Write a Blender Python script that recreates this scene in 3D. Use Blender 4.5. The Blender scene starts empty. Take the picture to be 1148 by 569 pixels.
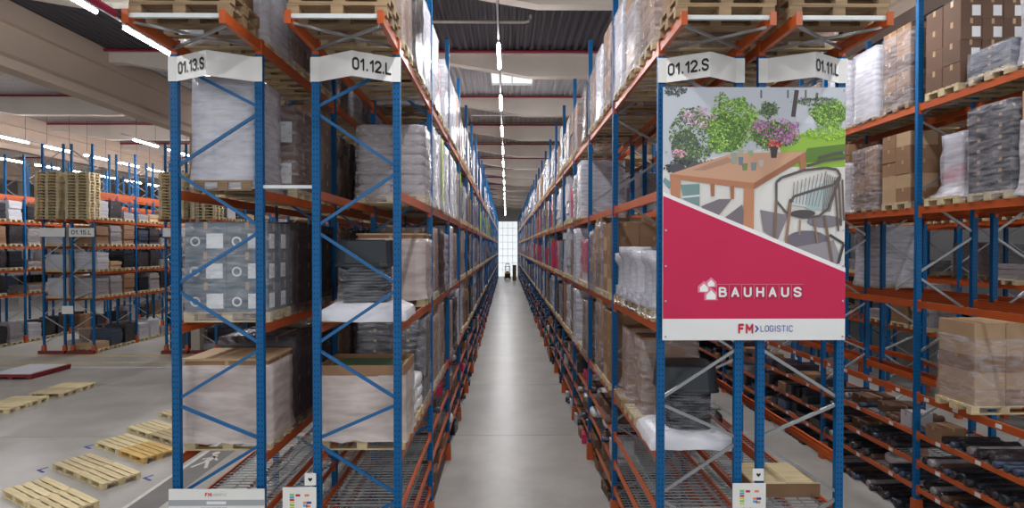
import bpy, math, random
from mathutils import Vector, Matrix

R = random.Random(7)
S = bpy.context.scene
COL = S.collection

# ------------------------------------------------------------------ camera, world, exposure
F_PX, IMG_W, IMG_H = 640.0, 1148.0, 569.0
VPX, VPY, CAM_H = 568.0, 277.0, 5.35
cam_data = bpy.data.cameras.new('camera')
cam_data.sensor_width = 36.0
cam_data.lens = F_PX / IMG_W * 36.0
cam_data.clip_end = 400.0
cam = bpy.data.objects.new('camera', cam_data)
COL.objects.link(cam)
cam.location = (0, 0, CAM_H)
cam.rotation_euler = (math.radians(90) - math.atan((IMG_H / 2 - VPY) / F_PX), 0, -math.atan((IMG_W / 2 - VPX) / F_PX))
S.camera = cam

world = bpy.data.worlds.new('world')
S.world = world
world.use_nodes = True
bg = world.node_tree.nodes['Background']
bg.inputs[0].default_value = (0.93, 0.97, 1.0, 1)
bg.inputs[1].default_value = 1.1

S.view_settings.view_transform = 'Standard'
S.view_settings.look = 'None'
S.view_settings.gamma = 1.0
S.view_settings.use_curve_mapping = False
S.view_settings.exposure = 0.06
LAMP_W = 120.0

# ------------------------------------------------------------------ helpers
def srgb(r, g, b):
    def f(c):
        c /= 255.0
        return c / 12.92 if c <= 0.04045 else ((c + 0.055) / 1.055) ** 2.4
    return (f(r), f(g), f(b), 1.0)

MATS = {}
def mat(name, rgb, rough=0.6, metal=0.0, var=0.12, scale=3.0, bump=0.0, bscale=20.0, stretch=(1, 1, 1), spec=0.5):
    m = bpy.data.materials.new(name)
    m.use_nodes = True
    nt = m.node_tree
    p = nt.nodes['Principled BSDF']
    p.inputs['Roughness'].default_value = rough
    p.inputs['Metallic'].default_value = metal
    p.inputs['Specular IOR Level'].default_value = spec
    c = srgb(*rgb)
    tc = nt.nodes.new('ShaderNodeTexCoord')
    mp = nt.nodes.new('ShaderNodeMapping')
    mp.inputs['Scale'].default_value = stretch
    nt.links.new(tc.outputs['Object'], mp.inputs[0])
    n = nt.nodes.new('ShaderNodeTexNoise')
    n.inputs['Scale'].default_value = scale
    n.inputs['Detail'].default_value = 4
    nt.links.new(mp.outputs[0], n.inputs['Vector'])
    ramp = nt.nodes.new('ShaderNodeMapRange')
    ramp.inputs['From Min'].default_value = 0.3
    ramp.inputs['From Max'].default_value = 0.7
    ramp.inputs['To Min'].default_value = 1 - var
    ramp.inputs['To Max'].default_value = 1 + var
    nt.links.new(n.outputs['Fac'], ramp.inputs['Value'])
    # per-object tint so alike pieces differ a little
    oi = nt.nodes.new('ShaderNodeObjectInfo')
    r2 = nt.nodes.new('ShaderNodeMapRange')
    r2.inputs['To Min'].default_value = 1 - var * 0.8
    r2.inputs['To Max'].default_value = 1 + var * 0.8
    nt.links.new(oi.outputs['Random'], r2.inputs['Value'])
    mu = nt.nodes.new('ShaderNodeMath'); mu.operation = 'MULTIPLY'
    nt.links.new(ramp.outputs[0], mu.inputs[0]); nt.links.new(r2.outputs[0], mu.inputs[1])
    vm = nt.nodes.new('ShaderNodeVectorMath'); vm.operation = 'SCALE'
    vm.inputs[0].default_value = c[:3]
    nt.links.new(mu.outputs[0], vm.inputs['Scale'])
    nt.links.new(vm.outputs[0], p.inputs['Base Color'])
    if bump:
        n2 = nt.nodes.new('ShaderNodeTexNoise')
        n2.inputs['Scale'].default_value = bscale
        nt.links.new(mp.outputs[0], n2.inputs['Vector'])
        b = nt.nodes.new('ShaderNodeBump')
        b.inputs['Strength'].default_value = bump
        b.inputs['Distance'].default_value = 0.02
        nt.links.new(n2.outputs['Fac'], b.inputs['Height'])
        nt.links.new(b.outputs[0], p.inputs['Normal'])
    MATS[name] = m
    return m

def emis(name, rgb, strength):
    m = bpy.data.materials.new(name); m.use_nodes = True
    nt = m.node_tree; p = nt.nodes['Principled BSDF']
    p.inputs['Base Color'].default_value = (0.9, 0.9, 0.9, 1)
    p.inputs['Emission Color'].default_value = srgb(*rgb)
    p.inputs['Emission Strength'].default_value = strength
    MATS[name] = m

def film(name, rgb, lo, hi, rough=0.18, stretch=(2, 2, 9), bump=0.5):
    """stretch film: part see-through, part milky gloss, wrinkled"""
    m = bpy.data.materials.new(name); m.use_nodes = True
    nt = m.node_tree; p = nt.nodes['Principled BSDF']
    out = [x for x in nt.nodes if x.type == 'OUTPUT_MATERIAL'][0]
    p.inputs['Base Color'].default_value = srgb(*rgb)
    p.inputs['Roughness'].default_value = rough
    tr = nt.nodes.new('ShaderNodeBsdfTransparent')
    mx = nt.nodes.new('ShaderNodeMixShader')
    tc = nt.nodes.new('ShaderNodeTexCoord'); mp = nt.nodes.new('ShaderNodeMapping')
    mp.inputs['Scale'].default_value = stretch
    oi = nt.nodes.new('ShaderNodeObjectInfo')
    cb = nt.nodes.new('ShaderNodeCombineXYZ')
    sc = nt.nodes.new('ShaderNodeMath'); sc.operation = 'MULTIPLY'; sc.inputs[1].default_value = 37.0
    nt.links.new(oi.outputs['Random'], sc.inputs[0]); nt.links.new(sc.outputs[0], cb.inputs[0])
    nt.links.new(cb.outputs[0], mp.inputs['Location'])
    nt.links.new(tc.outputs['Object'], mp.inputs[0])
    n = nt.nodes.new('ShaderNodeTexNoise'); n.inputs['Scale'].default_value = 2.0
    n.inputs['Detail'].default_value = 5; n.inputs['Distortion'].default_value = 0.25
    nt.links.new(mp.outputs[0], n.inputs['Vector'])
    r = nt.nodes.new('ShaderNodeMapRange')
    r.inputs['From Min'].default_value = 0.35; r.inputs['From Max'].default_value = 0.68
    r.inputs['To Min'].default_value = lo; r.inputs['To Max'].default_value = hi
    nt.links.new(n.outputs['Fac'], r.inputs['Value'])
    b = nt.nodes.new('ShaderNodeBump'); b.inputs['Strength'].default_value = bump; b.inputs['Distance'].default_value = 0.03
    nt.links.new(n.outputs['Fac'], b.inputs['Height'])
    nt.links.new(b.outputs[0], p.inputs['Normal'])
    nt.links.new(r.outputs[0], mx.inputs[0]); nt.links.new(tr.outputs[0], mx.inputs[1]); nt.links.new(p.outputs[0], mx.inputs[2])
    nt.links.new(mx.outputs[0], out.inputs['Surface'])
    MATS[name] = m

class MB:
    def __init__(s): s.v = []; s.f = []; s.m = []; s.c = []
    def quad(s, a, b, c, d, mi=0):
        n = len(s.v); s.v += [tuple(a), tuple(b), tuple(c), tuple(d)]; s.f.append((n, n+1, n+2, n+3)); s.m.append(mi)
    def poly(s, pts, mi=0):
        n = len(s.v); s.v += [tuple(p) for p in pts]; s.f.append(tuple(range(n, n+len(pts)))); s.m.append(mi)
    def box(s, x0, x1, y0, y1, z0, z1, mi=0):
        n = len(s.v)
        s.v += [(x0,y0,z0),(x1,y0,z0),(x1,y1,z0),(x0,y1,z0),(x0,y0,z1),(x1,y0,z1),(x1,y1,z1),(x0,y1,z1)]
        for q in ((0,3,2,1),(4,5,6,7),(0,1,5,4),(1,2,6,5),(2,3,7,6),(3,0,4,7)):
            s.f.append(tuple(n+i for i in q)); s.m.append(mi)
        return s
    def cbox(s, cx, cy, cz, sx, sy, sz, mi=0): return s.box(cx-sx/2, cx+sx/2, cy-sy/2, cy+sy/2, cz-sz/2, cz+sz/2, mi)
    def hexa(s, pts, mi=0):   # 8 points ordered like box
        n = len(s.v); s.v += [tuple(p) for p in pts]
        for q in ((0,3,2,1),(4,5,6,7),(0,1,5,4),(1,2,6,5),(2,3,7,6),(3,0,4,7)):
            s.f.append(tuple(n+i for i in q)); s.m.append(mi)
    def bar(s, p, q, w, h, mi=0, up=None):
        p = Vector(p); q = Vector(q); d = (q-p).normalized()
        u = Vector(up) if up else (Vector((0,0,1)) if abs(d.z) < 0.9 else Vector((1,0,0)))
        a = d.cross(u).normalized()*(w/2); b = a.cross(d).normalized()*(h/2)
        s.hexa([p-a-b, p+a-b, q+a-b, q-a-b, p-a+b, p+a+b, q+a+b, q-a+b], mi); return s
    def tube(s, pts, r, n=8, mi=0, cap=True):
        pts = [Vector(p) for p in pts]; base = len(s.v); k = len(pts)
        for i, p in enumerate(pts):
            d = (pts[min(i+1, k-1)] - pts[max(i-1, 0)]).normalized()
            u = Vector((0,0,1)) if abs(d.z) < 0.9 else Vector((1,0,0))
            a = d.cross(u).normalized(); b = a.cross(d)
            rr = r[i] if isinstance(r, (list, tuple)) else r
            for j in range(n):
                t = 2*math.pi*j/n; s.v.append(tuple(p + a*math.cos(t)*rr + b*math.sin(t)*rr))
        for i in range(k-1):
            for j in range(n):
                s.f.append((base+i*n+j, base+i*n+(j+1)%n, base+(i+1)*n+(j+1)%n, base+(i+1)*n+j)); s.m.append(mi)
        if cap:
            s.f.append(tuple(base+j for j in reversed(range(n)))); s.m.append(mi)
            s.f.append(tuple(base+(k-1)*n+j for j in range(n))); s.m.append(mi)
        return s
    def puffy(s, cx, cy, cz, sx, sy, sz, e=0.35, nu=14, nv=8, mi=0):
        def sp(c, k): return math.copysign(abs(c)**k, c)
        base = len(s.v)
        for i in range(nv+1):
            ph = -math.pi/2 + math.pi*i/nv
            for j in range(nu):
                th = 2*math.pi*j/nu
                s.v.append((cx+sx/2*sp(math.cos(ph),e)*sp(math.cos(th),e), cy+sy/2*sp(math.cos(ph),e)*sp(math.sin(th),e), cz+sz/2*sp(math.sin(ph),0.6)))
        for i in range(nv):
            for j in range(nu):
                s.f.append((base+i*nu+j, base+i*nu+(j+1)%nu, base+(i+1)*nu+(j+1)%nu, base+(i+1)*nu+j)); s.m.append(mi)
        return s
    def rings(s, secs, mi=0, caps=(True, True)):   # list of equal-length rings of points
        base = len(s.v); n = len(secs[0])
        for r in secs: s.v += [tuple(p) for p in r]
        for i in range(len(secs)-1):
            for j in range(n):
                s.f.append((base+i*n+j, base+i*n+(j+1)%n, base+(i+1)*n+(j+1)%n, base+(i+1)*n+j)); s.m.append(mi)
        if caps[0]: s.f.append(tuple(base+j for j in reversed(range(n)))); s.m.append(mi)
        if caps[1]: s.f.append(tuple(base+(len(secs)-1)*n+j for j in range(n))); s.m.append(mi)
        return s
    def mesh(s, name, *mats, smooth=False):
        me = bpy.data.meshes.new(name); me.from_pydata(s.v, [], s.f)
        for k in mats: me.materials.append(MATS[k])
        if len(mats) > 1: me.polygons.foreach_set('material_index', s.m)
        if smooth: me.polygons.foreach_set('use_smooth', [True]*len(s.f))
        me.update(); return me

def ob(name, data, parent=None, loc=(0,0,0), rz=0.0, kind=None, label=None):
    o = bpy.data.objects.new(name, data); COL.objects.link(o)
    o.location = loc
    if rz: o.rotation_euler = (0, 0, rz)
    if parent is not None: o.parent = parent
    if kind: o['kind'] = kind
    if label: o['label'] = label
    return o
def thing(name, label, cat, loc=(0,0,0), rz=0.0, group=None, data=None):
    o = ob(name, data, None, loc, rz); o['label'] = label; o['category'] = cat
    if group: o['group'] = group
    return o
def struct(name, data, parent=None, loc=(0,0,0)):
    o = ob(name, data, parent, loc)
    if parent is None: o['kind'] = 'structure'
    return o

O_ = [(.16,0),(.44,0),(.6,.18),(.6,.82),(.44,1),(.16,1),(0,.82),(0,.18),(.16,0)]
GLYPH = {'0': [O_], 'O': [O_], '1': [[(.08,.76),(.36,1),(.36,0)]], '2': [[(0,.8),(.15,1),(.45,1),(.6,.82),(.6,.62),(0,0),(.62,0)]],
 '3': [[(0,.85),(.15,1),(.45,1),(.6,.84),(.6,.66),(.45,.53),(.25,.53)],[(.45,.53),(.6,.4),(.6,.16),(.45,0),(.15,0),(0,.15)]],
 '5': [[(.55,1),(.08,1),(.03,.55),(.4,.6),(.6,.42),(.6,.18),(.45,0),(.15,0),(0,.15)]], '.': [[(.1,.0),(.1,.05)]],
 'S': [[(.6,.82),(.45,1),(.15,1),(0,.85),(0,.66),(.15,.55),(.45,.45),(.6,.34),(.6,.15),(.45,0),(.15,0),(0,.18)]], 'L': [[(0,1),(0,0),(.52,0)]],
 'B': [[(0,0),(0,1),(.4,1),(.55,.88),(.55,.66),(.42,.54),(0,.54)],[(.42,.54),(.6,.4),(.6,.14),(.45,0),(0,0)]], 'A': [[(0,0),(.3,1),(.6,0)],[(.12,.33),(.48,.33)]],
 'U': [[(0,1),(0,.2),(.15,0),(.45,0),(.6,.2),(.6,1)]], 'H': [[(0,0),(0,1)],[(.6,0),(.6,1)],[(0,.5),(.6,.5)]], 'F': [[(0,0),(0,1),(.5,1)],[(0,.52),(.42,.52)]],
 'M': [[(0,0),(0,1),(.36,.35),(.72,1),(.72,0)]], 'P': [[(0,0),(0,1),(.42,1),(.58,.85),(.58,.63),(.42,.48),(0,.48)]], 'I': [[(.1,0),(.1,1)]],
 'C': [[(.6,.8),(.45,1),(.15,1),(0,.82),(0,.18),(.15,0),(.45,0),(.6,.2)]], 'K': [[(0,0),(0,1)],[(.55,1),(0,.42)],[(.2,.6),(.6,0)]],
 'G': [[(.6,.8),(.45,1),(.15,1),(0,.82),(0,.18),(.15,0),(.45,0),(.6,.18),(.6,.45),(.35,.45)]], 'T': [[(0,1),(.6,1)],[(.3,1),(.3,0)]]}
ADV = {'.': .2, '1': .45, 'I': .2, 'M': .72, 'L': .52}
def stroke_text(body, h, m, weight=0.16, gap=0.22, align='CENTER', sx=1.0):
    """flat lettering built from strokes, facing -Y, centred on its height"""
    wid = sum(ADV.get(c, .6) for c in body) + gap*(len(body)-1)
    x0 = {'CENTER': -wid/2, 'LEFT': 0.0, 'RIGHT': -wid}[align]; mb = MB(); hw = weight/2; t = 0.002; q = 0
    def P(x, z): return ((x0+x)*h*sx, (z-0.5)*h)
    for c in body:
        for line in GLYPH[c]:
            for (xa, za), (xb, zb) in zip(line, line[1:]):
                za, zb = hw+za*(1-weight), hw+zb*(1-weight)
                d = math.hypot(xb-xa, zb-za); ax, az = (xb-xa)/d, (zb-za)/d; q += 1; y = -t-q*0.00002
                pts = [(xa-az*hw, za+ax*hw), (xa+az*hw, za-ax*hw), (xb+az*hw, zb-ax*hw), (xb-az*hw, zb+ax*hw)]
                mb.poly([(P(*p)[0], y, P(*p)[1]) for p in pts])
                for cx, cz in ((xa, za), (xb, zb)):
                    q += 1; y = -t-q*0.00002
                    mb.poly([(P(cx+hw*math.cos(k*math.pi/4), 0)[0], y, P(0, cz+hw*math.sin(k*math.pi/4))[1]) for k in range(8)])
        x0 += ADV.get(c, .6)+gap
    return mb.mesh('lettering', m)

def letters(parent, body, h, m, loc, weight=0.16, gap=0.22, align='CENTER', sx=1.0, ang=0.0):
    wid = sum(ADV.get(c, .6) for c in body) + gap*(len(body)-1)
    x = {'CENTER': -wid/2, 'LEFT': 0.0, 'RIGHT': -wid}[align]
    for c in body:
        o = x*h*sx
        ob('letter', stroke_text(c, h, m, weight, gap, 'LEFT', sx), parent, (loc[0]+o*math.cos(ang), loc[1]+o*math.sin(ang), loc[2]), ang)
        x += ADV.get(c, .6)+gap

NUM = ['zeroth','first','second','third','fourth','fifth','sixth','seventh','eighth','ninth','tenth','eleventh','twelfth','thirteenth','fourteenth','fifteenth','sixteenth','seventeenth','eighteenth','nineteenth','twentieth']

# ------------------------------------------------------------------ materials
def upright_mat(name, rgb):
    m = mat(name, rgb, rough=0.45, var=0.08, scale=2, spec=0.25)
    nt = m.node_tree; p = nt.nodes['Principled BSDF']
    src = p.inputs['Base Color'].links[0].from_socket
    tc = nt.nodes.new('ShaderNodeTexCoord'); sep = nt.nodes.new('ShaderNodeSeparateXYZ')
    nt.links.new(tc.outputs['Object'], sep.inputs[0])
    fr = nt.nodes.new('ShaderNodeMath'); fr.operation = 'PINGPONG'; fr.inputs[1].default_value = 0.0375
    nt.links.new(sep.outputs['Z'], fr.inputs[0])
    a = nt.nodes.new('ShaderNodeMath'); a.operation = 'LESS_THAN'; a.inputs[1].default_value = 0.012
    nt.links.new(fr.outputs[0], a.inputs[0])
    ax = nt.nodes.new('ShaderNodeMath'); ax.operation = 'ABSOLUTE'; nt.links.new(sep.outputs['X'], ax.inputs[0])
    pp = nt.nodes.new('ShaderNodeMath'); pp.operation = 'COMPARE'; pp.inputs[1].default_value = 0.022; pp.inputs[2].default_value = 0.008
    nt.links.new(ax.outputs[0], pp.inputs[0])
    mul = nt.nodes.new('ShaderNodeMath'); mul.operation = 'MULTIPLY'
    nt.links.new(a.outputs[0], mul.inputs[0]); nt.links.new(pp.outputs[0], mul.inputs[1])
    mx = nt.nodes.new('ShaderNodeMix'); mx.data_type = 'RGBA'
    nt.links.new(mul.outputs[0], mx.inputs['Factor']); nt.links.new(src, mx.inputs['A']); mx.inputs['B'].default_value = (0.01, 0.02, 0.04, 1)
    nt.links.new(mx.outputs['Result'], p.inputs['Base Color'])
upright_mat('blue', (0, 90, 146))
mat('brace_blue', (0, 88, 142), 0.4, var=0.08)
mat('brace_grey', (150, 152, 155), 0.35, metal=0.5, var=0.08)
mat('orange', (188, 86, 36), 0.38, var=0.1, scale=2)
mat('zinc', (165, 170, 175), 0.35, metal=0.6, var=0.1)
mat('bar_white', (215, 220, 220), 0.4, var=0.03)
mat('base_red', (120, 22, 28), 0.5)
mat('wood', (202, 184, 146), 0.75, var=0.2, scale=6, stretch=(0.4, 3, 3), bump=0.2)
mat('wood_new', (220, 203, 160), 0.75, var=0.15, scale=6, stretch=(0.4, 3, 3))
mat('wood_yellow', (214, 178, 108), 0.7, var=0.14, scale=6, stretch=(0.4, 3, 3))
mat('wood_old_and_shaded', (150, 125, 95), 0.8, var=0.25, scale=6, stretch=(0.4, 3, 3))  # old wood under some loads; its dark brown also paints shade on the overhang pallets
mat('kraft', (142, 108, 80), 0.75, var=0.1, scale=2)
mat('kraft_dark', (100, 73, 56), 0.75, var=0.1, scale=2)
mat('kraft_light', (182, 152, 118), 0.75, var=0.08, scale=2)
mat('tape', (175, 145, 105), 0.3, var=0.05)
mat('carton_white', (188, 188, 196), 0.6, var=0.06)
mat('carton_grey', (84, 102, 114), 0.6, var=0.07)
mat('label_white', (225, 228, 230), 0.6, var=0.02)
mat('sack_grey', (165, 160, 165), 0.45, var=0.12, scale=8, bump=0.5, bscale=14)
mat('sack_white', (225, 225, 228), 0.35, var=0.08, scale=8, bump=0.6, bscale=12)
mat('black_plastic', (28, 34, 42), 0.35, var=0.1)
mat('dark_wrapped', (46, 42, 48), 0.22, var=0.25, scale=5, bump=0.7, bscale=10, stretch=(2, 2, 7))
mat('blue_wrapped', (52, 66, 88), 0.25, var=0.2, scale=5, bump=0.7, bscale=10, stretch=(2, 2, 7))
mat('pink_goods', (190, 40, 85), 0.45, var=0.25, scale=6, bump=0.3)
mat('lime', (195, 220, 40), 0.5, var=0.05)
mat('green_goods', (60, 95, 60), 0.5, var=0.2)
mat('white_wrapped', (188, 188, 197), 0.25, var=0.14, scale=4, bump=0.7, bscale=8, stretch=(2, 2, 8))
mat('grey_wrapped', (150, 145, 148), 0.25, var=0.18, scale=4, bump=0.7, bscale=8, stretch=(2, 2, 8))
mat('brown_wrapped', (118, 95, 78), 0.3, var=0.14, scale=4, bump=0.4, bscale=8, stretch=(2, 2, 6))
mat('sheet_white', (218, 218, 226), 0.3, var=0.05, bump=0.5, bscale=9)
film('film_clear', (222, 220, 228), 0.05, 0.38, bump=0.3)
film('film_thin', (225, 225, 232), 0.02, 0.2, bump=0.3)
film('film_milky', (228, 228, 238), 0.35, 0.7, stretch=(1.2, 1.2, 7), bump=0.3)
film('film_grey', (205, 198, 202), 0.2, 0.6, bump=0.4)
film('film_beige', (226, 214, 212), 0.5, 0.8, stretch=(0.9, 0.9, 4), bump=0.25)
film('film_dark', (72, 60, 62), 0.5, 0.9)
mat('concrete_beam', (226, 218, 208), 0.85, var=0.06, scale=0.6)
mat('concrete_girder', (202, 184, 168), 0.85, var=0.05, scale=0.6)
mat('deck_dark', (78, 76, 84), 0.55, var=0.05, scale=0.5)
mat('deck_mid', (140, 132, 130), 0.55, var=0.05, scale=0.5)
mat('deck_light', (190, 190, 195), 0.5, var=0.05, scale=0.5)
mat('pipe_magenta', (140, 24, 58), 0.4)
mat('pipe_white', (205, 200, 195), 0.4, var=0.04)
mat('wall_white', (215, 218, 222), 0.8, var=0.03, scale=0.4)
mat('column_concrete', (165, 155, 145), 0.85, var=0.06)
mat('paint_white', (215, 212, 205), 0.7, var=0.12, scale=5)
mat('paint_yellow', (205, 180, 60), 0.7, var=0.12, scale=5)
mat('paint_grey', (112, 110, 108), 0.5, var=0.12, scale=2)
mat('tape_blue', (40, 60, 150), 0.6)
mat('print_black', (30, 32, 40), 0.6, var=0.0)
mat('print_white', (232, 234, 236), 0.55, var=0.01)
mat('print_grey', (165, 168, 172), 0.55, var=0.01)
mat('print_red', (196, 30, 60), 0.55, var=0.01)
mat('print_red2', (226, 120, 150), 0.55, var=0.01)
mat('print_shade', (150, 30, 62), 0.55, var=0.01)
mat('print_blue', (58, 62, 160), 0.55, var=0.01)
mat('print_green', (120, 200, 80), 0.55, var=0.01)
mat('print_yellow', (225, 215, 80), 0.55, var=0.01)
mat('print_cyan', (80, 160, 220), 0.55, var=0.01)
mat('print_orange', (235, 140, 90), 0.55, var=0.01)
mat('sign_white', (232, 232, 230), 0.5, var=0.02)
mat('rubber', (25, 25, 27), 0.7)
mat('truck_yellow', (225, 185, 40), 0.4)
mat('steel_dark', (60, 62, 66), 0.4, metal=0.5)
mat('lamp_body', (200, 200, 200), 0.4, var=0.02)
emis('lamp_tube', (252, 250, 250), 45.0)
emis('daylight_panel', (240, 246, 250), 0.85)

# floor: polished concrete with cloudy stains
m = mat('floor_concrete', (170, 167, 161), 0.3, var=0.10, scale=0.45, spec=0.4)
nt = m.node_tree; p = nt.nodes['Principled BSDF']
geo = nt.nodes.new('ShaderNodeNewGeometry')
n3 = nt.nodes.new('ShaderNodeTexNoise'); n3.inputs['Scale'].default_value = 0.9; n3.inputs['Detail'].default_value = 8; n3.inputs['Roughness'].default_value = 0.65
nt.links.new(geo.outputs['Position'], n3.inputs['Vector'])
for nd in nt.nodes:
    if nd.type == 'MAPPING': nt.links.new(geo.outputs['Position'], nd.inputs[0])
mr = nt.nodes.new('ShaderNodeMapRange'); mr.inputs['From Min'].default_value = 0.3; mr.inputs['From Max'].default_value = 0.75
mr.inputs['To Min'].default_value = 0.86; mr.inputs['To Max'].default_value = 1.1
nt.links.new(n3.outputs['Fac'], mr.inputs['Value'])
src = p.inputs['Base Color'].links[0].from_socket
vm = nt.nodes.new('ShaderNodeVectorMath'); vm.operation = 'SCALE'
nt.links.new(src, vm.inputs[0]); nt.links.new(mr.outputs[0], vm.inputs['Scale']); nt.links.new(vm.outputs[0], p.inputs['Base Color'])
mr2 = nt.nodes.new('ShaderNodeMapRange'); mr2.inputs['To Min'].default_value = 0.22; mr2.inputs['To Max'].default_value = 0.42
nt.links.new(n3.outputs['Fac'], mr2.inputs['Value']); nt.links.new(mr2.outputs[0], p.inputs['Roughness'])
mat('joint', (70, 66, 62), 0.9)

# ------------------------------------------------------------------ the setting: floor, walls, roof
X_L, X_R, Y_N, Y_F = -52.0, 34.0, -12.0, 104.5
fl = struct('floor', MB().box(X_L, X_R, Y_N, Y_F, -0.4, -0.012).mesh('floor', 'joint'))
ys = [Y_N] + [-1.8 + 6.0*i for i in range(18)] + [Y_F]
xs = [X_L, -41.1, -28.4, -15.7, -3.0, 9.7, 22.4, X_R]
for i in range(len(ys)-1):
    for j in range(len(xs)-1):
        ob('slab', MB().box(xs[j]+0.006, xs[j+1]-0.006, ys[i]+0.008, ys[i+1]-0.008, -0.012, 0.0).mesh('slab', 'floor_concrete'), fl)

# far wall with daylit gate at the end of the aisle
wf = MB()
wf.box(X_L, -1.6, Y_F, Y_F+0.3, 0, 13)
wf.box(2.0, X_R, Y_F, Y_F+0.3, 0, 13)
wf.box(-1.6, 2.0, Y_F, Y_F+0.3, 10.1, 13)
struct('wall_back', wf.mesh('wall_back', 'wall_white'))
g = struct('window_1', None, loc=(0.2, Y_F+0.1, 0))
for i in range(4):
    for j in range(8):
        ob('pane', MB().box(-1.8+0.9*i+0.02, -0.9+0.9*i-0.02, 0, 0.05, 1.26*j+0.03, 1.26*j+1.23).mesh('pane', 'daylight_panel'), g)
fr = MB()
for i in range(5): fr.box(-1.8+0.9*i-0.03, -1.8+0.9*i+0.03, -0.04, 0.0, 0, 10.1)
for j in range(9): fr.box(-1.8, 1.8, -0.04, 0.0, 1.26*j-0.03, 1.26*j+0.03)
ob('window_frame', fr.mesh('window_frame', 'bar_white'), g)
struct('wall_left', MB().box(X_L-0.3, X_L, 10, Y_F, 0, 13).mesh('wall_left', 'wall_white'))
struct('wall_right', MB().box(X_R, X_R+0.3, -4, Y_F, 0, 13).mesh('wall_right', 'wall_white'))

# roof: corrugated deck in bays between the concrete beams
DECK = 13.0
BEAM_Y = [15.9 + 6.6*i for i in range(-4, 14)]
roof = struct('ceiling', None)
def deck_strip(x0, x1, y0, y1, mname):
    mb = MB(); x = x0; pit = 0.28
    while x < x1 - 1e-6:
        e = min(x + pit, x1); k = (e-x)/pit
        px = [x, x+0.10*k, x+0.13*k, x+0.25*k, e]; pz = [0.0, 0.0, 0.07, 0.07, 0.0]
        for a in range(4):
            mb.quad((px[a], y0, DECK+pz[a]), (px[a], y1, DECK+pz[a]), (px[a+1], y1, DECK+pz[a+1]), (px[a+1], y0, DECK+pz[a+1]))
        x = e
    mb.box(x0, x1, y0, y1, DECK+0.14, DECK+0.22)
    return ob('deck_sheet', mb.mesh('deck_sheet', mname), roof)
ye = [BEAM_Y[0]-6.6] + BEAM_Y + [Y_F]
for i in range(len(ye)-1):
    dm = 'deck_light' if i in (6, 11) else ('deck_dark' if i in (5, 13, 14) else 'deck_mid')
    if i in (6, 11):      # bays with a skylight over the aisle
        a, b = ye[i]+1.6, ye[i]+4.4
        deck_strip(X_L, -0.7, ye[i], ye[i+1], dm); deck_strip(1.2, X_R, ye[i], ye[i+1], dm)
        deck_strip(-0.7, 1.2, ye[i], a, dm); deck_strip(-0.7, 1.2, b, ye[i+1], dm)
        sk = struct('window_%d' % i, None, loc=(0.25, (a+b)/2, DECK))
        for s in (-1, 1): ob('pane', MB().cbox(s*0.475, 0, 0.05, 0.91, 2.7, 0.02).mesh('pane', 'daylight_panel'), sk)
        f = MB(); f.cbox(0, 0, 0.05, 0.05, 2.8, 0.06); f.cbox(-0.95, 0, 0.05, 0.05, 2.8, 0.2); f.cbox(0.95, 0, 0.05, 0.05, 2.8, 0.2)
        f.cbox(0, -1.4, 0.05, 1.9, 0.05, 0.2); f.cbox(0, 1.4, 0.05, 1.9, 0.05, 0.2)
        ob('window_frame', f.mesh('window_frame', 'bar_white'), sk)
    else:
        deck_strip(X_L, X_R, ye[i], ye[i+1], dm)
GIRD_X = [-41.1, -28.4, -15.7, -3.0, 9.7, 22.4]
def haunched(x0, x1):
    mb = MB(); t = 0.2; hs = 0.5; hd = 1.0; k = 3.6
    prof = [(x0, DECK-hs), (x0+0.6, DECK-hs), (x0+k, DECK-hd), (x1-k, DECK-hd), (x1-0.6, DECK-hs), (x1, DECK-hs)]
    for a in range(5):
        (xa, za), (xb, zb) = prof[a], prof[a+1]
        mb.hexa([(xa,-t,za),(xb,-t,zb),(xb,t,zb),(xa,t,za),(xa,-t,DECK),(xb,-t,DECK),(xb,t,DECK),(xa,t,DECK)])
    # bottom flange lip
    mb.box(x0, x1, -t-0.06, t+0.06, DECK-0.16, DECK)
    return mb.mesh('roof_beam', 'concrete_beam')
hb = [haunched(GIRD_X[a]+0.25, GIRD_X[a+1]-0.25) for a in range(len(GIRD_X)-1)]
for y in BEAM_Y:
    for h in hb: ob('roof_beam', h, roof, (0, y, 0))
gm = MB()
gy0, gy1 = BEAM_Y[0]-6, Y_F
gm.box(-0.12, 0.12, gy0, gy1, 11.25, 12.6); gm.box(-0.32, 0.32, gy0, gy1, 12.3, 12.98); gm.box(-0.3, 0.3, gy0, gy1, 10.9, 11.2)
gm.hexa([(-0.3,gy0,11.2),(0.3,gy0,11.2),(0.3,gy1,11.2),(-0.3,gy1,11.2),(-0.12,gy0,11.4),(0.12,gy0,11.4),(0.12,gy1,11.4),(-0.12,gy1,11.4)])
gmesh = gm.mesh('roof_girder', 'concrete_girder')
for x in GIRD_X: ob('roof_girder', gmesh, roof, (x, 0, 0))
cmesh = MB().box(-0.22, 0.22, -0.22, 0.22, 0, 10.9).mesh('column', 'column_concrete')
for x in GIRD_X[:5]:
    for y in ((29.1, 48.9, 68.7) if x < -10 else (22.5, 42.3, 62.1)):
        struct('column', cmesh, loc=(x if x != 9.7 else 9.3, y, 0))
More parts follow.
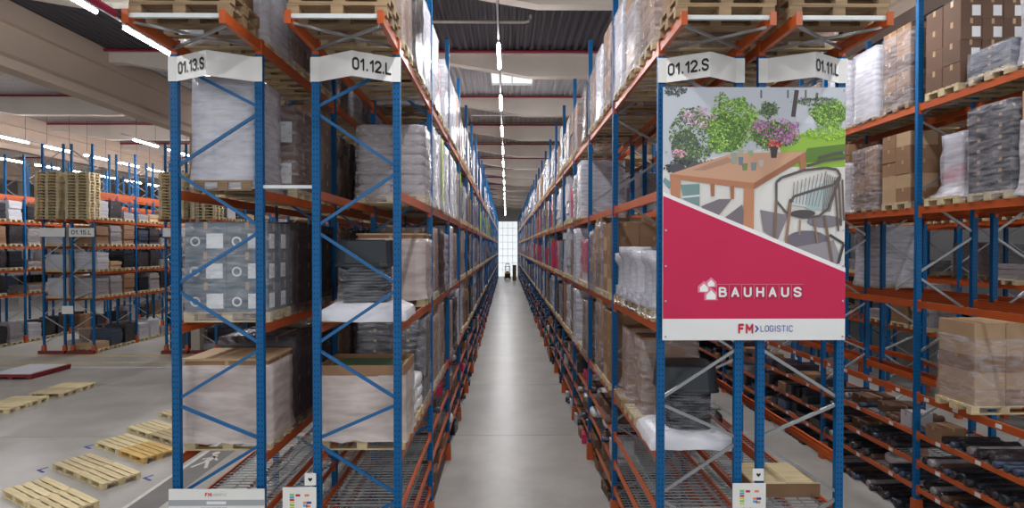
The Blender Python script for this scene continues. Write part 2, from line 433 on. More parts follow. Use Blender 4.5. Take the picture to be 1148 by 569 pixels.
# sprinkler pipes under the deck
pipe = MB().tube([(X_L, 0, 0), (X_R, 0, 0)], 0.055, 8).mesh('sprinkler_pipe', 'pipe_magenta')
for i, y in enumerate(BEAM_Y):
    if y > 20:
        thing('sprinkler_pipe', 'magenta sprinkler pipe under the roof deck, %s from the front' % NUM[min(i-4, 20)], 'pipe', (0, y-0.45, DECK-0.12), data=pipe)
thing('sprinkler_riser', 'dark magenta sprinkler pipe passing the overhanging pallets beside sign 01.13.S', 'pipe', data=
      MB().tube([(-4.78, 2.0, 8.2), (-4.78, 7.05, 8.2)], 0.045, 8).tube([(-4.78, 6.75, 8.2), (-4.78, 6.75, 9.6)], 0.035, 8).mesh('sprinkler_riser', 'pipe_magenta'))
thing('conduit_pipe', 'white pipe with an upturned end under the dark roof bay', 'pipe', data=
      MB().tube([(-2.6, 19.0, 12.8), (0.6, 19.0, 12.8), (0.74, 19.0, 12.84), (0.78, 19.0, 12.94), (0.78, 19.0, 13.05)], 0.05, 8).mesh('conduit_pipe', 'pipe_white'))
for i, (y, z) in enumerate(((24.5, 10.98), (41.0, 10.98), (57.0, 10.98))):
    thing('tie_rod', 'thin white tie rod crossing above the aisle, %s from the front' % NUM[i+1], 'rod', data=
          MB().tube([(-1.5, y, z), (2.1, y, z)], 0.025, 6).mesh('tie_rod', 'bar_white'))

# floor paint
struct('floor_marking', MB().box(X_L, -8, 26.6, 26.75, 0, 0.003).mesh('floor_marking', 'paint_yellow'))
struct('floor_marking', MB().box(X_L, -8, 25.5, 25.6, 0, 0.003).mesh('floor_marking', 'paint_white'))
struct('floor_marking', MB().box(X_L, -8, 28.2, 28.3, 0, 0.003).mesh('floor_marking', 'paint_yellow'))
struct('floor_marking', MB().box(-7.9, -7.8, -4, 24, 0, 0.003).mesh('floor_marking', 'paint_white'))
struct('floor_marking', MB().box(-7.8, -7.15, -4, 24, 0, 0.002).mesh('floor_marking', 'paint_grey'))
struct('floor_marking', MB().box(-7.15, -7.03, -4, 11.6, 0, 0.003).mesh('floor_marking', 'paint_white'))
struct('floor_marking', MB().box(-7.03, -6.85, -4, 11.6, 0, 0.003).mesh('floor_marking', 'paint_yellow'))
ped = MB()
ped.poly([(-0.07+0.09*math.cos(t*math.pi/4), 0.55+0.13*math.sin(t*math.pi/4), 0) for t in range(8)])
for a, b, w in (((0,0.4),(-0.02,0.0),0.16),((0,0.0),(0.18,-0.45),0.08),((-0.02,0.0),(-0.2,-0.4),0.08),((0,0.32),(0.2,0.05),0.06),((0,0.32),(-0.2,0.12),0.06)):
    ped.bar((a[0],a[1],0),(b[0],b[1],0),w,0.002)
struct('floor_marking', ped.mesh('pedestrian_symbol', 'paint_white'), loc=(-7.48, 14.3, 0.004))

# ------------------------------------------------------------------ pallet racks
PITCH = 3.3
LV = [2.5, 4.3, 6.13, 8.13]
PICK = [0.67, 1.18, 1.73]
TOP = 10.55
UPM = {}
def upright_mesh(h):
    if h not in UPM:
        mb = MB()
        pr = [(-0.05,-0.04),(0.05,-0.04),(0.05,0.04),(0.03,0.04),(0.03,-0.025),(-0.03,-0.025),(-0.03,0.04),(-0.05,0.04)]
        mb.rings([[(x, y, 0) for x, y in pr], [(x, y, h) for x, y in pr]])
        mb.box(-0.075, 0.075, -0.06, 0.06, 0, 0.012)
        UPM[h] = mb.mesh('upright', 'blue')
    return UPM[h]
def beam_mesh(hgt, key, cache={}):
    k = (hgt, key)
    if k not in cache:
        mb = MB(); L = PITCH-0.1
        mb.box(-0.025, 0.025, -L/2, L/2, -hgt, -hgt*0.35); mb.box(-0.025, 0.008, -L/2, L/2, -hgt*0.35, 0.0)
        for s in (-1, 1): mb.cbox(0.0, s*(L/2+0.012), -hgt/2-0.02, 0.062, 0.05, hgt+0.1)
        cache[k] = mb.mesh('beam', key)
    return cache[k]
guard = MB()
guard.hexa([(-0.09,-0.1,0),(0.09,-0.1,0),(0.09,0.06,0),(-0.09,0.06,0),(-0.075,-0.085,0.42),(0.075,-0.085,0.42),(0.075,0.05,0.42),(-0.075,0.05,0.42)])
guard = guard.mesh('upright_guard', 'orange')
def deck_mesh(w, rail=True):
    mb = MB(); y = -PITCH/2+0.12
    while y < PITCH/2-0.1:
        mb.cbox(0, y, 0, w, 0.014, 0.014); y += 0.105
    for k in range(5): mb.cbox(-w/2+w*(k+0.5)/5, 0, -0.012, 0.014, PITCH-0.2, 0.014)
    return mb.mesh('shelf_deck', 'zinc')
NODE_A = [0.45, 1.93, 3.24, 4.81, 6.40, 7.86]      # heights of the zig-zag joints
NODE_B = [1.2, 2.7, 4.0, 5.6, 7.21]
NODE_A2 = [9.5]; NODE_B2 = [8.7, 10.3]
def zigzag(flip, top):
    a = NODE_A + (NODE_A2 if top > 9 else []); b = NODE_B + (NODE_B2 if top > 9 else [])
    seq = []
    for k in range(len(a)):
        if k < len(b): seq.append((a[k], b[k], 1))
        if k+1 < len(a): seq.append((a[k+1], b[k], 0))
    out = []
    for za, zb, up in seq:
        d = 0.035
        if up: za, zb = za+d, zb-d
        else: za, zb = za-d, zb+d
        out.append((za, zb))
    return out
BEAM = {}
def make_rack(ident, label, xl, xr, y0, nb, near, brace, side, nbrace=5, pick=True, levels=LV, first_h=7.95, deck_bays=4, cat='rack', top=TOP, sides=(0, 1)):
    cx = (xl+xr)/2; w = xr-xl
    root = thing('pallet_rack', label, cat, (cx, y0, 0), group='pallet racks')
    X = (-w/2+0.05, w/2-0.05)
    far = MB(); bmat = 'brace_blue' if brace == 'blue' else 'brace_grey'
    bm_cache = {}
    for i in range(nb+1):
        y = i*PITCH; h = first_h if i == 0 else top
        if i <= near:
            for x in X:
                ob('upright', upright_mesh(h), root, (x, y, 0))
                if i > 0 or not pick: ob('upright_guard', guard, root, (x, y, 0))
            zz = zigzag(side == 'L', h)
            if i < nbrace:
                for n, (za, zb) in enumerate(zz):
                    if side == 'S': p, q = (X[0], 0, za), (X[1], 0, zb)
                    else: p, q = (X[1], 0, za), (X[0], 0, zb)
                    key = (n, h)
                    if key not in bm_cache:
                        bm_cache[key] = MB().bar(p, q, 0.03, 0.042).mesh('brace', bmat)
                    ob('brace', bm_cache[key], root, (0, y, 0))
            else:
                if ('l', h) not in bm_cache:
                    mb = MB()
                    for za, zb in zz:
                        if side == 'S': mb.bar((X[0],0,za),(X[1],0,zb),0.03,0.042)
                        else: mb.bar((X[1],0,za),(X[0],0,zb),0.03,0.042)
                    bm_cache[('l', h)] = mb.mesh('brace_lattice', bmat)
                ob('brace_lattice', bm_cache[('l', h)], root, (0, y, 0))
        else:
            for x in X: far.box(x-0.05, x+0.05, y-0.04, y+0.04, 0, h, 0)
            for za, zb in zigzag(False, h): far.bar((X[0],y,za),(X[1],y,zb),0.03,0.042,0)
    for i in range(nb):
        yc = (i+0.5)*PITCH
        for lv in levels:
            for k in (0, 1):
                x = X[k] + (0.0 if k == 0 else 0.0)
                if i < near:
                    o = ob('beam', beam_mesh(0.13, 'orange'), root, (x, yc, lv))
                    if k == 0: BEAM[(ident, i, lv)] = o
                    if k == 1: o.rotation_euler = (0, 0, math.pi)
                else: far.box(x-0.025, x+0.025, yc-1.6, yc+1.6, lv-0.13, lv, 1)
        if pick:
            for lv in PICK:
                for k in (0, 1):
                    if i < near:
                        o = ob('beam', beam_mesh(0.09, 'orange'), root, (X[k], yc, lv))
                        if k == 0: BEAM[(ident, i, lv)] = o
                        if k == 1: o.rotation_euler = (0, 0, math.pi)
                    else: far.box(X[k]-0.025, X[k]+0.025, yc-1.6, yc+1.6, lv-0.09, lv, 1)
                if i < deck_bays: 
                    ob('shelf_deck', deck_mesh_cached(w-0.16), root, (0, yc, lv-0.012))
                else:
                    far.box(X[0]+0.03, X[1]-0.03, yc-1.6, yc+1.6, lv-0.03, lv-0.015, 2)
    if far.v: ob('far_bays', far.mesh('far_bays', 'blue', 'orange', 'zinc'), root, kind='stuff')
    return root
_dc = {}
def deck_mesh_cached(w):
    w = round(w, 3)
    if w not in _dc: _dc[w] = deck_mesh(w)
    return _dc[w]

Y0 = 7.8
ROW = {'01.13.S': (-4.54, -3.30), '01.12.L': (-2.635, -1.44), '01.12.S': (2.06, 3.22), '01.11.L': (3.43, 4.62), '01.11.S': (8.0, 9.2)}
racks = {}
racks['01.13.S'] = make_rack('01.13.S', 'blue and orange pallet rack under sign 01.13.S, beside the open floor', *ROW['01.13.S'], Y0, 28, 8, 'blue', 'S')
racks['01.12.L'] = make_rack('01.12.L', 'blue and orange pallet rack under sign 01.12.L, lining the main aisle', *ROW['01.12.L'], Y0, 28, 10, 'blue', 'L')
racks['01.12.S'] = make_rack('01.12.S', 'blue and orange pallet rack under sign 01.12.S, beside the main aisle', *ROW['01.12.S'], Y0, 28, 10, 'grey', 'S')
racks['01.11.L'] = make_rack('01.11.L', 'blue and orange pallet rack under sign 01.11.L, behind the banner', *ROW['01.11.L'], Y0, 20, 6, 'grey', 'L')
racks['01.11.S'] = make_rack('01.11.S', 'blue and orange pallet rack across the aisle from the banner, full of dark goods below', *ROW['01.11.S'], Y0, 20, 6, 'grey', 'S', first_h=TOP)
racks['r6'] = make_rack('r6', 'pallet rack standing back to back with the dark-goods rack', 9.5, 10.65, Y0, 14, 5, 'grey', 'L', pick=False, first_h=TOP, nbrace=6)
racks['r7'] = make_rack('r7', 'pallet rack one aisle behind the dark-goods rack', 14.1, 15.25, Y0, 12, 5, 'grey', 'S', pick=False, first_h=TOP, nbrace=6)
racks['r8'] = make_rack('r8', 'pallet rack two rows behind the dark-goods rack', 15.55, 16.7, Y0, 12, 4, 'grey', 'L', pick=False, first_h=TOP, nbrace=3)
# rack fronts: overhanging arms, end bars, diagonal rods
for ident in ('01.13.S', '01.12.L', '01.12.S', '01.11.L'):
    r = racks[ident]; xl, xr = ROW[ident]; w = xr-xl; a, b = -w/2+0.05, w/2-0.05
    for x in (a, b):
        mb = MB(); mb.box(x-0.03, x+0.03, -1.0, 0.06, 8.0, 8.13); mb.box(x-0.045, x+0.045, -0.03, 0.06, 7.93, 8.16)
        mb.box(x-0.038, x+0.038, -1.015, -1.0, 7.99, 8.15)
        ob('cantilever_arm', mb.mesh('cantilever_arm', 'orange'), r)
    ob('end_bar', MB().bar((a, -0.97, 8.09), (b, -0.97, 8.09), 0.04, 0.05).mesh('end_bar', 'bar_white'), r)
    ob('diagonal_rod', MB().bar((a, -0.9, 8.04), (b, -0.05, 8.04), 0.03, 0.03).mesh('diagonal_rod', 'brace_grey'), r)
    ob('diagonal_rod', MB().bar((b, -0.9, 8.01), (a, -0.05, 8.01), 0.03, 0.03).mesh('diagonal_rod', 'brace_grey'), r)
r = racks['01.13.S']
ob('row_spacer', MB().bar((0.6, 0, 6.17), (1.35, 0, 6.17), 0.04, 0.045).mesh('row_spacer', 'bar_white'), r)

# the block of racks beyond the open floor on the left
LEFT_Y = 29.0
LLV = [1.45, 2.75, 4.1, 5.4, 6.75, 8.2]
left_rows = []
for n, x in enumerate((-29.6, -23.4, -17.26, -11.1)):
    for k, (a, b) in enumerate(((x, x+1.15), (x+1.45, x+2.6))):
        desc = ['behind the open floor at the picture edge', 'behind the open floor below the two pallet stacks', 'half hidden behind the open floor', 'seen through the nearest rack'][n]
        nm = make_rack('l', 'far pallet rack %s, its %s row' % (desc, ('first', 'second')[k]), a, b, LEFT_Y, 9, 5 if k else 3, 'grey', 'SL'[k], nbrace=2, pick=False, levels=LLV[1:], first_h=TOP)
        ob('base_rail', MB().box(-0.66, 0.66, -0.25, -0.12, 0, 0.16).mesh('base_rail', 'base_red'), nm)
        left_rows.append((a, b, nm, desc, k))

# ------------------------------------------------------------------ pallets
def pallet_parts(woods=('wood',), L=1.2, W=0.8):
    """deck boards along X (length L); returns list of (name, mesh, loc)"""
    wd = woods
    parts = []
    key = []
    bw = [0.145, 0.1, 0.145, 0.1, 0.145]
    g = (W - sum(bw)) / 4; y = -W/2
    for i, b in enumerate(bw):
        parts.append(('deck_board', (L, b, 0.022), (0, y+b/2, 0.133))); y += b+g
    for x in (-L/2+0.0725, 0, L/2-0.0725): parts.append(('cross_board', (0.145, W, 0.022), (x, 0, 0.111)))
    for x in (-L/2+0.0725, 0, L/2-0.0725):
        for yy, bb in ((-W/2+0.05, 0.1), (0, 0.145), (W/2-0.05, 0.1)):
            parts.append(('block', (0.145, bb, 0.078), (x, yy, 0.061)))
    for yy, bb in ((-W/2+0.05, 0.1), (0, 0.145), (W/2-0.05, 0.1)): parts.append(('bottom_board', (L, bb, 0.022), (0, yy, 0.011)))
    return parts
_pb = {}
def pal_box(nm, s, wood):
    k = (nm, s, wood)
    if k not in _pb: _pb[k] = MB().cbox(0, 0, 0, *s).mesh(nm, wood)
    return _pb[k]
def pallet_thing(label, loc, rz=0.0, wood='wood', group='wooden pallets', L=1.2, W=0.8):
    t = thing('wooden_pallet', label, 'pallet', loc, rz, group)
    for nm, s, l in pallet_parts(L=L, W=W): ob(nm, pal_box(nm, s, wood), t, l)
    return t
_pm = {}
def pallet_mesh(L=1.2, W=0.8, wood='wood'):
    k = (L, W, wood)
    if k not in _pm:
        mb = MB()
        for nm, s, l in pallet_parts(L=L, W=W): mb.cbox(*l, *s)
        _pm[k] = mb.mesh('pallet', wood)
    return _pm[k]

# pallets lying on the open floor
U = math.radians(-30.8)
ux, uy = math.cos(U), math.sin(U)
rowsF = [((-9.62, 12.05), 'wood_new', 'wood_new', 'nearest'), ((-9.72, 13.55), 'wood', 'wood_new', 'second nearest'), ((-9.8, 15.08), 'wood_new', 'wood_yellow', 'third nearest'), ((-9.8, 16.35), 'wood_new', 'wood', 'fourth nearest'), ((-9.76, 17.8), 'wood_new', 'wood', 'fifth nearest')]
for (cx, cy), wa, wb, nm in rowsF:
    for s, wd, sd in ((-1, wa, 'outer'), (1, wb, 'inner')):
        lab = 'empty pale wooden pallet on the floor, %s half of the %s slanted pair' % (sd, nm)
        if wd == 'wood_yellow': lab = 'yellowish empty wooden pallet on the floor in the slanted row'
        pallet_thing(lab, (cx+s*0.605*ux, cy+s*0.605*uy, 0), U+R.uniform(-.02, .02), wd, 'pallets on the open floor')
tm = MB(); tm.box(-0.16, 0.16, -0.03, 0.03, 0, 0.003); tm.box(-0.16, -0.1, 0.03, 0.2, 0, 0.003); tm = tm.mesh('tape_mark', 'tape_blue')
for i, (x, y) in enumerate(((-8.62, 11.35), (-9.05, 12.75), (-9.0, 14.25), (-11.15, 13.7), (-11.2, 15.3), (-8.3, 13.2))):
    thing('tape_mark', 'blue tape corner mark on the floor by the %s gap of the slanted pallets' % NUM[i+1], 'tape mark', (x, y, 0), U, 'blue floor tape marks', data=tm)
for i, (x, y, w) in enumerate(((-16.65, 18.85, 'wood_new'), (-16.65, 19.72, 'wood_new'), (-16.45, 20.85, 'wood'), (-16.45, 21.75, 'wood_new'))):
    pallet_thing('empty pallet in the straight row on the open floor, %s from the camera' % NUM[i+1], (x, y, 0), 0, w, 'pallets on the open floor')
rp = thing('loading_ramp', 'low dark red platform with a white top on the open floor', 'platform', (-20.1, 24.3, 0))
mb = MB(); mb.box(-0.85, 0.85, -1.05, 1.05, 0.08, 0.2)
for x in (-0.75, 0, 0.75): mb.box(x-0.08, x+0.08, -1.05, 1.05, 0, 0.08)
ob('frame', mb.mesh('frame', 'base_red'), rp)
ob('top_sheet', MB().box(-0.83, 0.78, -1.0, 0.9, 0.2, 0.23).mesh('top_sheet', 'sheet_white'), rp)

# ------------------------------------------------------------------ pallet loads
_cart = {}
def carton_mesh(sx, sy, sz, m='kraft', lab=False, seed=0):
    k = (round(sx,3), round(sy,3), round(sz,3), m, lab)
    if k in _cart: return _cart[k]
    mb = MB(); b = 0.008
    # box with softened vertical edges
    pr = [(-sx/2+b,-sy/2),(sx/2-b,-sy/2),(sx/2,-sy/2+b),(sx/2,sy/2-b),(sx/2-b,sy/2),(-sx/2+b,sy/2),(-sx/2,sy/2-b),(-sx/2,-sy/2+b)]
    mb.rings([[(x,y,0) for x,y in pr], [(x,y,sz) for x,y in pr]])
    mb.box(-0.025, 0.025, -sy/2, sy/2, sz, sz+0.0015, 1)
    mb.box(-0.025, 0.025, -sy/2-0.0015, -sy/2, sz*0.75, sz, 1)
    mb.box(-sx/2-0.0015, -sx/2, -0.03, 0.03, sz*0.72, sz, 1); mb.box(sx/2, sx/2+0.0015, -0.03, 0.03, sz*0.72, sz, 1)
    if lab:
        mb.box(sx*0.02, sx*0.42, -sy/2-0.003, -sy/2-0.001, sz*0.12, sz*0.62, 2)
        if m == 'carton_grey': mb.box(sx/2+0.001, sx/2+0.003, -sy*0.4, sy*0.05, sz*0.12, sz*0.62, 2)
        if m == 'carton_grey':
         pts = [(-sx*0.25+0.07*math.cos(t*math.pi/6), -sy/2-0.002, sz*0.35+0.07*math.sin(t*math.pi/6)) for t in range(12)]
         inn = [(-sx*0.25+0.045*math.cos(t*math.pi/6), -sy/2-0.002, sz*0.35+0.045*math.sin(t*math.pi/6)) for t in range(12)]
         for t in range(12): mb.quad(pts[t], pts[(t+1)%12], inn[(t+1)%12], inn[t], 2)
    _cart[k] = mb.mesh('carton', m, 'tape', 'label_white')
    return _cart[k]

def wrap_mesh(w, d, z0, z1, fm, flare=0.03, seed=0, amp=0.008, top=True):
    """stretch film round a load: four wrinkled sides and a loose top edge"""
    rr = random.Random(seed); mb = MB(); nx, ny, nz = 7, 6, 9
    per = []
    for i in range(nx): per.append((-w/2+w*i/nx, -d/2, 0, -1))
    for i in range(ny): per.append((w/2, -d/2+d*i/ny, 1, 0))
    for i in range(nx): per.append((w/2-w*i/nx, d/2, 0, 1))
    for i in range(ny): per.append((-w/2, d/2-d*i/ny, -1, 0))
    secs = []
    for k in range(nz+1):
        t = k/nz; z = z0+(z1-z0)*t; ring = []
        fl = flare*max(0, 1-t*6)
        for x, y, ax, ay in per:
            o = 0.012 + rr.uniform(-amp*0.4, amp) + fl
            corner = abs(abs(x)-w/2) < 1e-6 and abs(abs(y)-d/2) < 1e-6
            dx = ax*o if not corner else math.copysign(o, x); dy = ay*o if not corner else math.copysign(o, y)
            ring.append((x+dx, y+dy, z + (rr.uniform(-0.03, 0.02) if k in (0,) else 0)))
        secs.append(ring)
    if top:
        ring = [(x*0.86, y*0.86, z1+rr.uniform(0.004, 0.02)) for x, y, ax, ay in per]
        secs.append(ring)
    mb.rings(secs, caps=(False, False))
    return mb.mesh('stretch_wrap', fm, smooth=True)

def grid_cartons(w, d, h, nx, ny, nz, m, lab, seed, alt=None, z0=0.145):
    rr = random.Random(seed); out = []
    sx, sy, sz = w/nx-0.006, d/ny-0.006, h/nz-0.003
    for k in range(nz):
        for i in range(nx):
            for j in range(ny):
                if 0 < i < nx-1 and 0 < j < ny-1 and k < nz-1: continue
                mm = m if not alt or rr.random() > 0.3 else alt
                out.append(('carton', carton_mesh(sx, sy, sz, mm, lab), (-w/2+w*(i+.5)/nx+rr.uniform(-.006,.006), -d/2+d*(j+.5)/ny+rr.uniform(-.006,.006), z0+k*h/nz), None))
    return out
def sack_mesh(sx, sy, sz, m, cache={}):
    k = (sx, sy, sz, m)
    if k not in cache: cache[k] = MB().puffy(0, 0, sz/2, sx, sy, sz).mesh('sack', m, smooth=True)
    return cache[k]
def black_stack_parts(seed=0):
    """nested black planters: smooth tapered top one over a ribbed column of rims, under film, on a white sheet"""
    parts = []
    def rr(w, d, z, n=16, e=0.35):
        o = []
        for j in range(n):
            t = 2*math.pi*(j+.5)/n
            c, s = math.cos(t), math.sin(t)
            o.append((w/2*math.copysign(abs(c)**e, c), d/2*math.copysign(abs(s)**e, s), z))
        return o
    for cx, sc in ((0.0, 1.0),):
        z = 0.16; n = 14
        for i in range(n):
            mb = MB(); w = 0.64
            mb.rings([rr(w*0.95, w*0.95, 0), rr(w, w, 0.016), rr(w, w, 0.036), rr(w*0.93, w*0.93, 0.04)])
            parts.append(('planter_rim', ('rim', mb), (cx, 0, z+i*0.042), None))
        mb = MB(); mb.rings([rr(0.86, 0.74, 0), rr(0.86, 0.74, 0.03), rr(0.84, 0.72, 0.05), rr(0.78, 0.66, 0.36), rr(0.75, 0.63, 0.38)])
        parts.append(('planter', ('top', mb), (cx, 0, z+n*0.042), None))
    return parts
LOADS = {}
def build_load(kind, w=1.16, d=0.84, seed=0):
    key = (kind, w, d, seed)
    if key in LOADS: return LOADS[key]
    P = [('pallet', pallet_mesh(1.2 if w > 0.9 else 0.8, 0.8 if w > 0.9 else 1.0, ('wood', 'wood_old_and_shaded', 'wood')[seed % 3]), (0,0,0), None)]
    top = 0.145
    if kind == 'brown': P += grid_cartons(w, d, 1.3, 3, 2, 4, 'kraft', False, seed, 'kraft_dark'); P.append(('stretch_wrap', wrap_mesh(w, d, 0.04, 1.44, 'film_clear', seed=seed), (0,0,0), None))
    elif kind == 'brown_tall': P += grid_cartons(w, d, 1.55, 2, 2, 5, 'kraft', False, seed, 'kraft_dark'); P.append(('stretch_wrap', wrap_mesh(w, d, 0.04, 1.6, 'film_clear', seed=seed), (0,0,0), None))
    elif kind == 'brown_bare': P += grid_cartons(w, d, 1.4, 2, 2, 5, 'kraft', False, seed, 'kraft_light')
    elif kind == 'brown_narrow': P += grid_cartons(0.9, 0.55, 1.25, 1, 1, 3, 'kraft', False, seed); P.append(('stretch_wrap', wrap_mesh(0.9, 0.55, 0.16, 1.36, 'film_clear', flare=0.12, seed=seed), (0,0,0), None))
    elif kind == 'brown_label': P += grid_cartons(w, d, 1.5, 3, 2, 4, 'kraft_dark', True, seed)
    elif kind == 'brown_panel': P += grid_cartons(w, d, 1.3, 2, 1, 2, 'kraft_dark', True, seed); P.append(('stretch_wrap', wrap_mesh(w, d, 0.04, 1.44, 'film_clear', seed=seed), (0,0,0), None))
    elif kind == 'carton_bands': P += grid_cartons(w, d, 1.5, 2, 1, 6, 'kraft', False, seed, 'kraft_light'); P.append(('stretch_wrap', wrap_mesh(w, d, 0.03, 1.2, 'film_milky', seed=seed, flare=0.05), (0,0,0), None))
    elif kind == 'tiers':
        P[0] = ('pallet', pallet_mesh(1.2, 0.8, 'wood_new'), (0, 0, 0), None)
        P += grid_cartons(w-.06, d-.04, 1.42, 2, 1, 5, 'kraft_light', False, seed, 'kraft'); P.append(('stretch_wrap', wrap_mesh(w-.06, d-.04, 0.14, 1.3, 'film_clear', seed=seed, flare=0.02), (0,0,0), None))
    elif kind == 'white': P += grid_cartons(w, d, 1.45, 3, 2, 8, 'carton_white', False, seed); P.append(('stretch_wrap', wrap_mesh(w, d, 0.03, 1.6, 'film_milky', seed=seed), (0,0,0), None))
    elif kind == 'grey_label': P += grid_cartons(w, d, 1.26, 2, 2, 3, 'carton_grey', True, seed); P.append(('stretch_wrap', wrap_mesh(w, d, 0.03, 1.38, 'film_clear', seed=seed), (0,0,0), None))
    elif kind == 'sacks':
        for k in range(7):
            for i in (0, 1):
                for j in (0, 1): P.append(('sack', sack_mesh(w/2+0.02, d/2+0.02, 0.2, 'sack_grey'), (-w/4+i*w/2, -d/4+j*d/2, 0.14+k*0.175), None))
        P.append(('stretch_wrap', wrap_mesh(w, d, 0.03, 1.36, 'film_grey', seed=seed, amp=0.02), (0,0,0), None))
    elif kind == 'white_sacks':
        for k in range(3):
            for i in (0, 1):
                for j in (0, 1): P.append(('sack', sack_mesh(w/2+0.02, d/2+0.02, 0.22, 'sack_white'), (-w/4+i*w/2, -d/4+j*d/2, 0.14+k*0.19), None))
    elif kind == 'black_stack':
        sh = MB(); rs = random.Random(seed); ring = []
        def sq(s, z, jit=0.0, n=6):
            o = []
            for i in range(n): o.append((-s[0]/2+s[0]*i/n, -s[1]/2, z+rs.uniform(-jit, jit)))
            for i in range(n): o.append((s[0]/2, -s[1]/2+s[1]*i/n, z+rs.uniform(-jit, jit)))
            for i in range(n): o.append((s[0]/2-s[0]*i/n, s[1]/2, z+rs.uniform(-jit, jit)))
            for i in range(n): o.append((-s[0]/2, s[1]/2-s[1]*i/n, z+rs.uniform(-jit, jit)))
            return o
        sh.rings([sq((1.24, 1.0), 0.02, 0.02), sq((1.23, 0.98), 0.10, 0.01), sq((1.18, 0.94), 0.155, 0.008), sq((0.82, 0.78), 0.25, 0.02)], caps=(False, True))
        P.append(('white_sheet', sh.mesh('white_sheet', 'sheet_white', smooth=True), (0,0,0), None))
        for nm, (k, mb), loc, _ in black_stack_parts(): P.append((nm, mb.mesh(nm, 'black_plastic', smooth=False), (loc[0], loc[1], loc[2]+0.03), None))
        fm = MB()
        fm.rings([sq((1.05, 0.85), 0.17, 0.01), sq((0.72, 0.7), 0.32, 0.03), sq((0.69, 0.67), 0.5, 0.02), sq((0.69, 0.67), 0.76, 0.03)], caps=(False, False))
        P.append(('stretch_wrap', fm.mesh('stretch_wrap', 'film_thin', smooth=True), (0, 0, 0), None))
        P[0] = ('pallet', pallet_mesh(1.2, 0.8, 'wood_new'), (0,0,0), None)
    elif kind == 'crate':
        hh = 0.98
        P.append(('carton_body', MB().box(-w/2, w/2, -d/2, d/2, 0.145, 0.145+hh).mesh('carton_body', 'kraft_light'), (0,0,0), None))
        rib = MB()
        for i in range(14):
            x = -w/2+0.06+i*(w-0.12)/13
            rib.box(x-0.018, x+0.018, -d/2-0.008, -d/2, 0.2, 0.145+hh*0.92)
        for i in range(9):
            y = -d/2+0.06+i*(d-0.12)/8
            rib.box(w/2, w/2+0.008, y-0.018, y+0.018, 0.2, 0.145+hh*0.92)
        P.append(('corrugation', rib.mesh('corrugation', 'kraft_light'), (0,0,0), None))
        lid = MB(); t = 0.02
        lid.box(-w/2-t, w/2+t, -d/2-t, -d/2, 0.9+0.145, 1.2); lid.box(-w/2-t, w/2+t, d/2, d/2+t, 1.045, 1.2)
        lid.box(-w/2-t, -w/2, -d/2, d/2, 1.045, 1.2); lid.box(w/2, w/2+t, -d/2, d/2, 1.045, 1.2)
        P.append(('lid_band', lid.mesh('lid_band', 'kraft'), (0,0,0), None))
        P.append(('stretch_wrap', wrap_mesh(w+0.02, d+0.02, 0.15, 1.06, 'film_beige', seed=seed, amp=0.015, top=False), (0,0,0), None))
        P.append(('goods', MB().puffy(0, 0, 1.1, w*0.9, d*0.9, 0.14).mesh('goods', 'green_goods', smooth=True), (0,0,0), None))
    elif kind == 'big_box':
        hh = 1.12
        P.append(('carton_body', carton_mesh(w, d, hh, 'kraft'), (0, 0, 0.145), None))
        P.append(('lid', MB().box(-w/2-0.02, w/2+0.02, -d/2-0.02, d/2+0.02, 0.145+hh, 0.145+hh+0.03).mesh('lid', 'kraft_light'), (0,0,0), None))
        P.append(('stretch_wrap', wrap_mesh(w+.02, d+.02, 0.13, 1.2, 'film_beige', seed=seed), (0,0,0), None))
    elif kind in ('dark', 'bluewrap'):
        mm = 'dark_wrapped' if kind == 'dark' else 'blue_wrapped'
        P += grid_cartons(w, d, 1.3, 2, 2, 4, mm, False, seed); P.append(('stretch_wrap', wrap_mesh(w, d, 0.03, 1.44, 'film_dark', seed=seed, amp=0.02), (0,0,0), None))
    elif kind == 'black_tall':
        P += grid_cartons(w, d, 1.45, 2, 2, 8, 'black_plastic', False, seed); P.append(('stretch_wrap', wrap_mesh(w, d, 0.03, 1.6, 'film_clear', seed=seed, amp=0.02), (0,0,0), None))
    elif kind == 'pink':
        P += grid_cartons(w*0.9, d*0.9, 1.1, 2, 2, 5, 'pink_goods', False, seed, 'carton_white'); P.append(('stretch_wrap', wrap_mesh(w*.9, d*.9, 0.05, 1.26, 'film_clear', seed=seed, flare=0.08), (0,0,0), None))
    elif kind == 'pink_narrow':
        P += grid_cartons(0.7, 0.5, 1.15, 1, 1, 4, 'pink_goods', False, seed, 'carton_white'); P.append(('stretch_wrap', wrap_mesh(0.7, 0.5, 0.12, 1.32, 'film_milky', seed=seed, flare=0.18, amp=0.03), (0,0,0), None))
    elif kind == 'lime':
        P += grid_cartons(w, d, 1.5, 2, 3, 6, 'carton_white', False, seed)
        P.append(('lime_panel', MB().box(w/2+0.02, w/2+0.028, -0.12, 0.12, 0.2, 1.62).mesh('lime_panel', 'lime'), (0,0,0), None))
        P.append(('stretch_wrap', wrap_mesh(w, d, 0.03, 1.64, 'film_milky', seed=seed), (0,0,0), None))
    elif kind == 'low':
        P += grid_cartons(w, d, 0.5, 3, 2, 2, 'kraft', False, seed, 'carton_white')
    elif kind == 'blue_low':
        P += grid_cartons(w, d, 0.4, 1, 1, 3, 'blue_wrapped', False, seed); P.append(('stretch_wrap', wrap_mesh(w, d, 0.05, 0.56, 'film_clear', seed=seed), (0,0,0), None))
    elif kind == 'bundles':
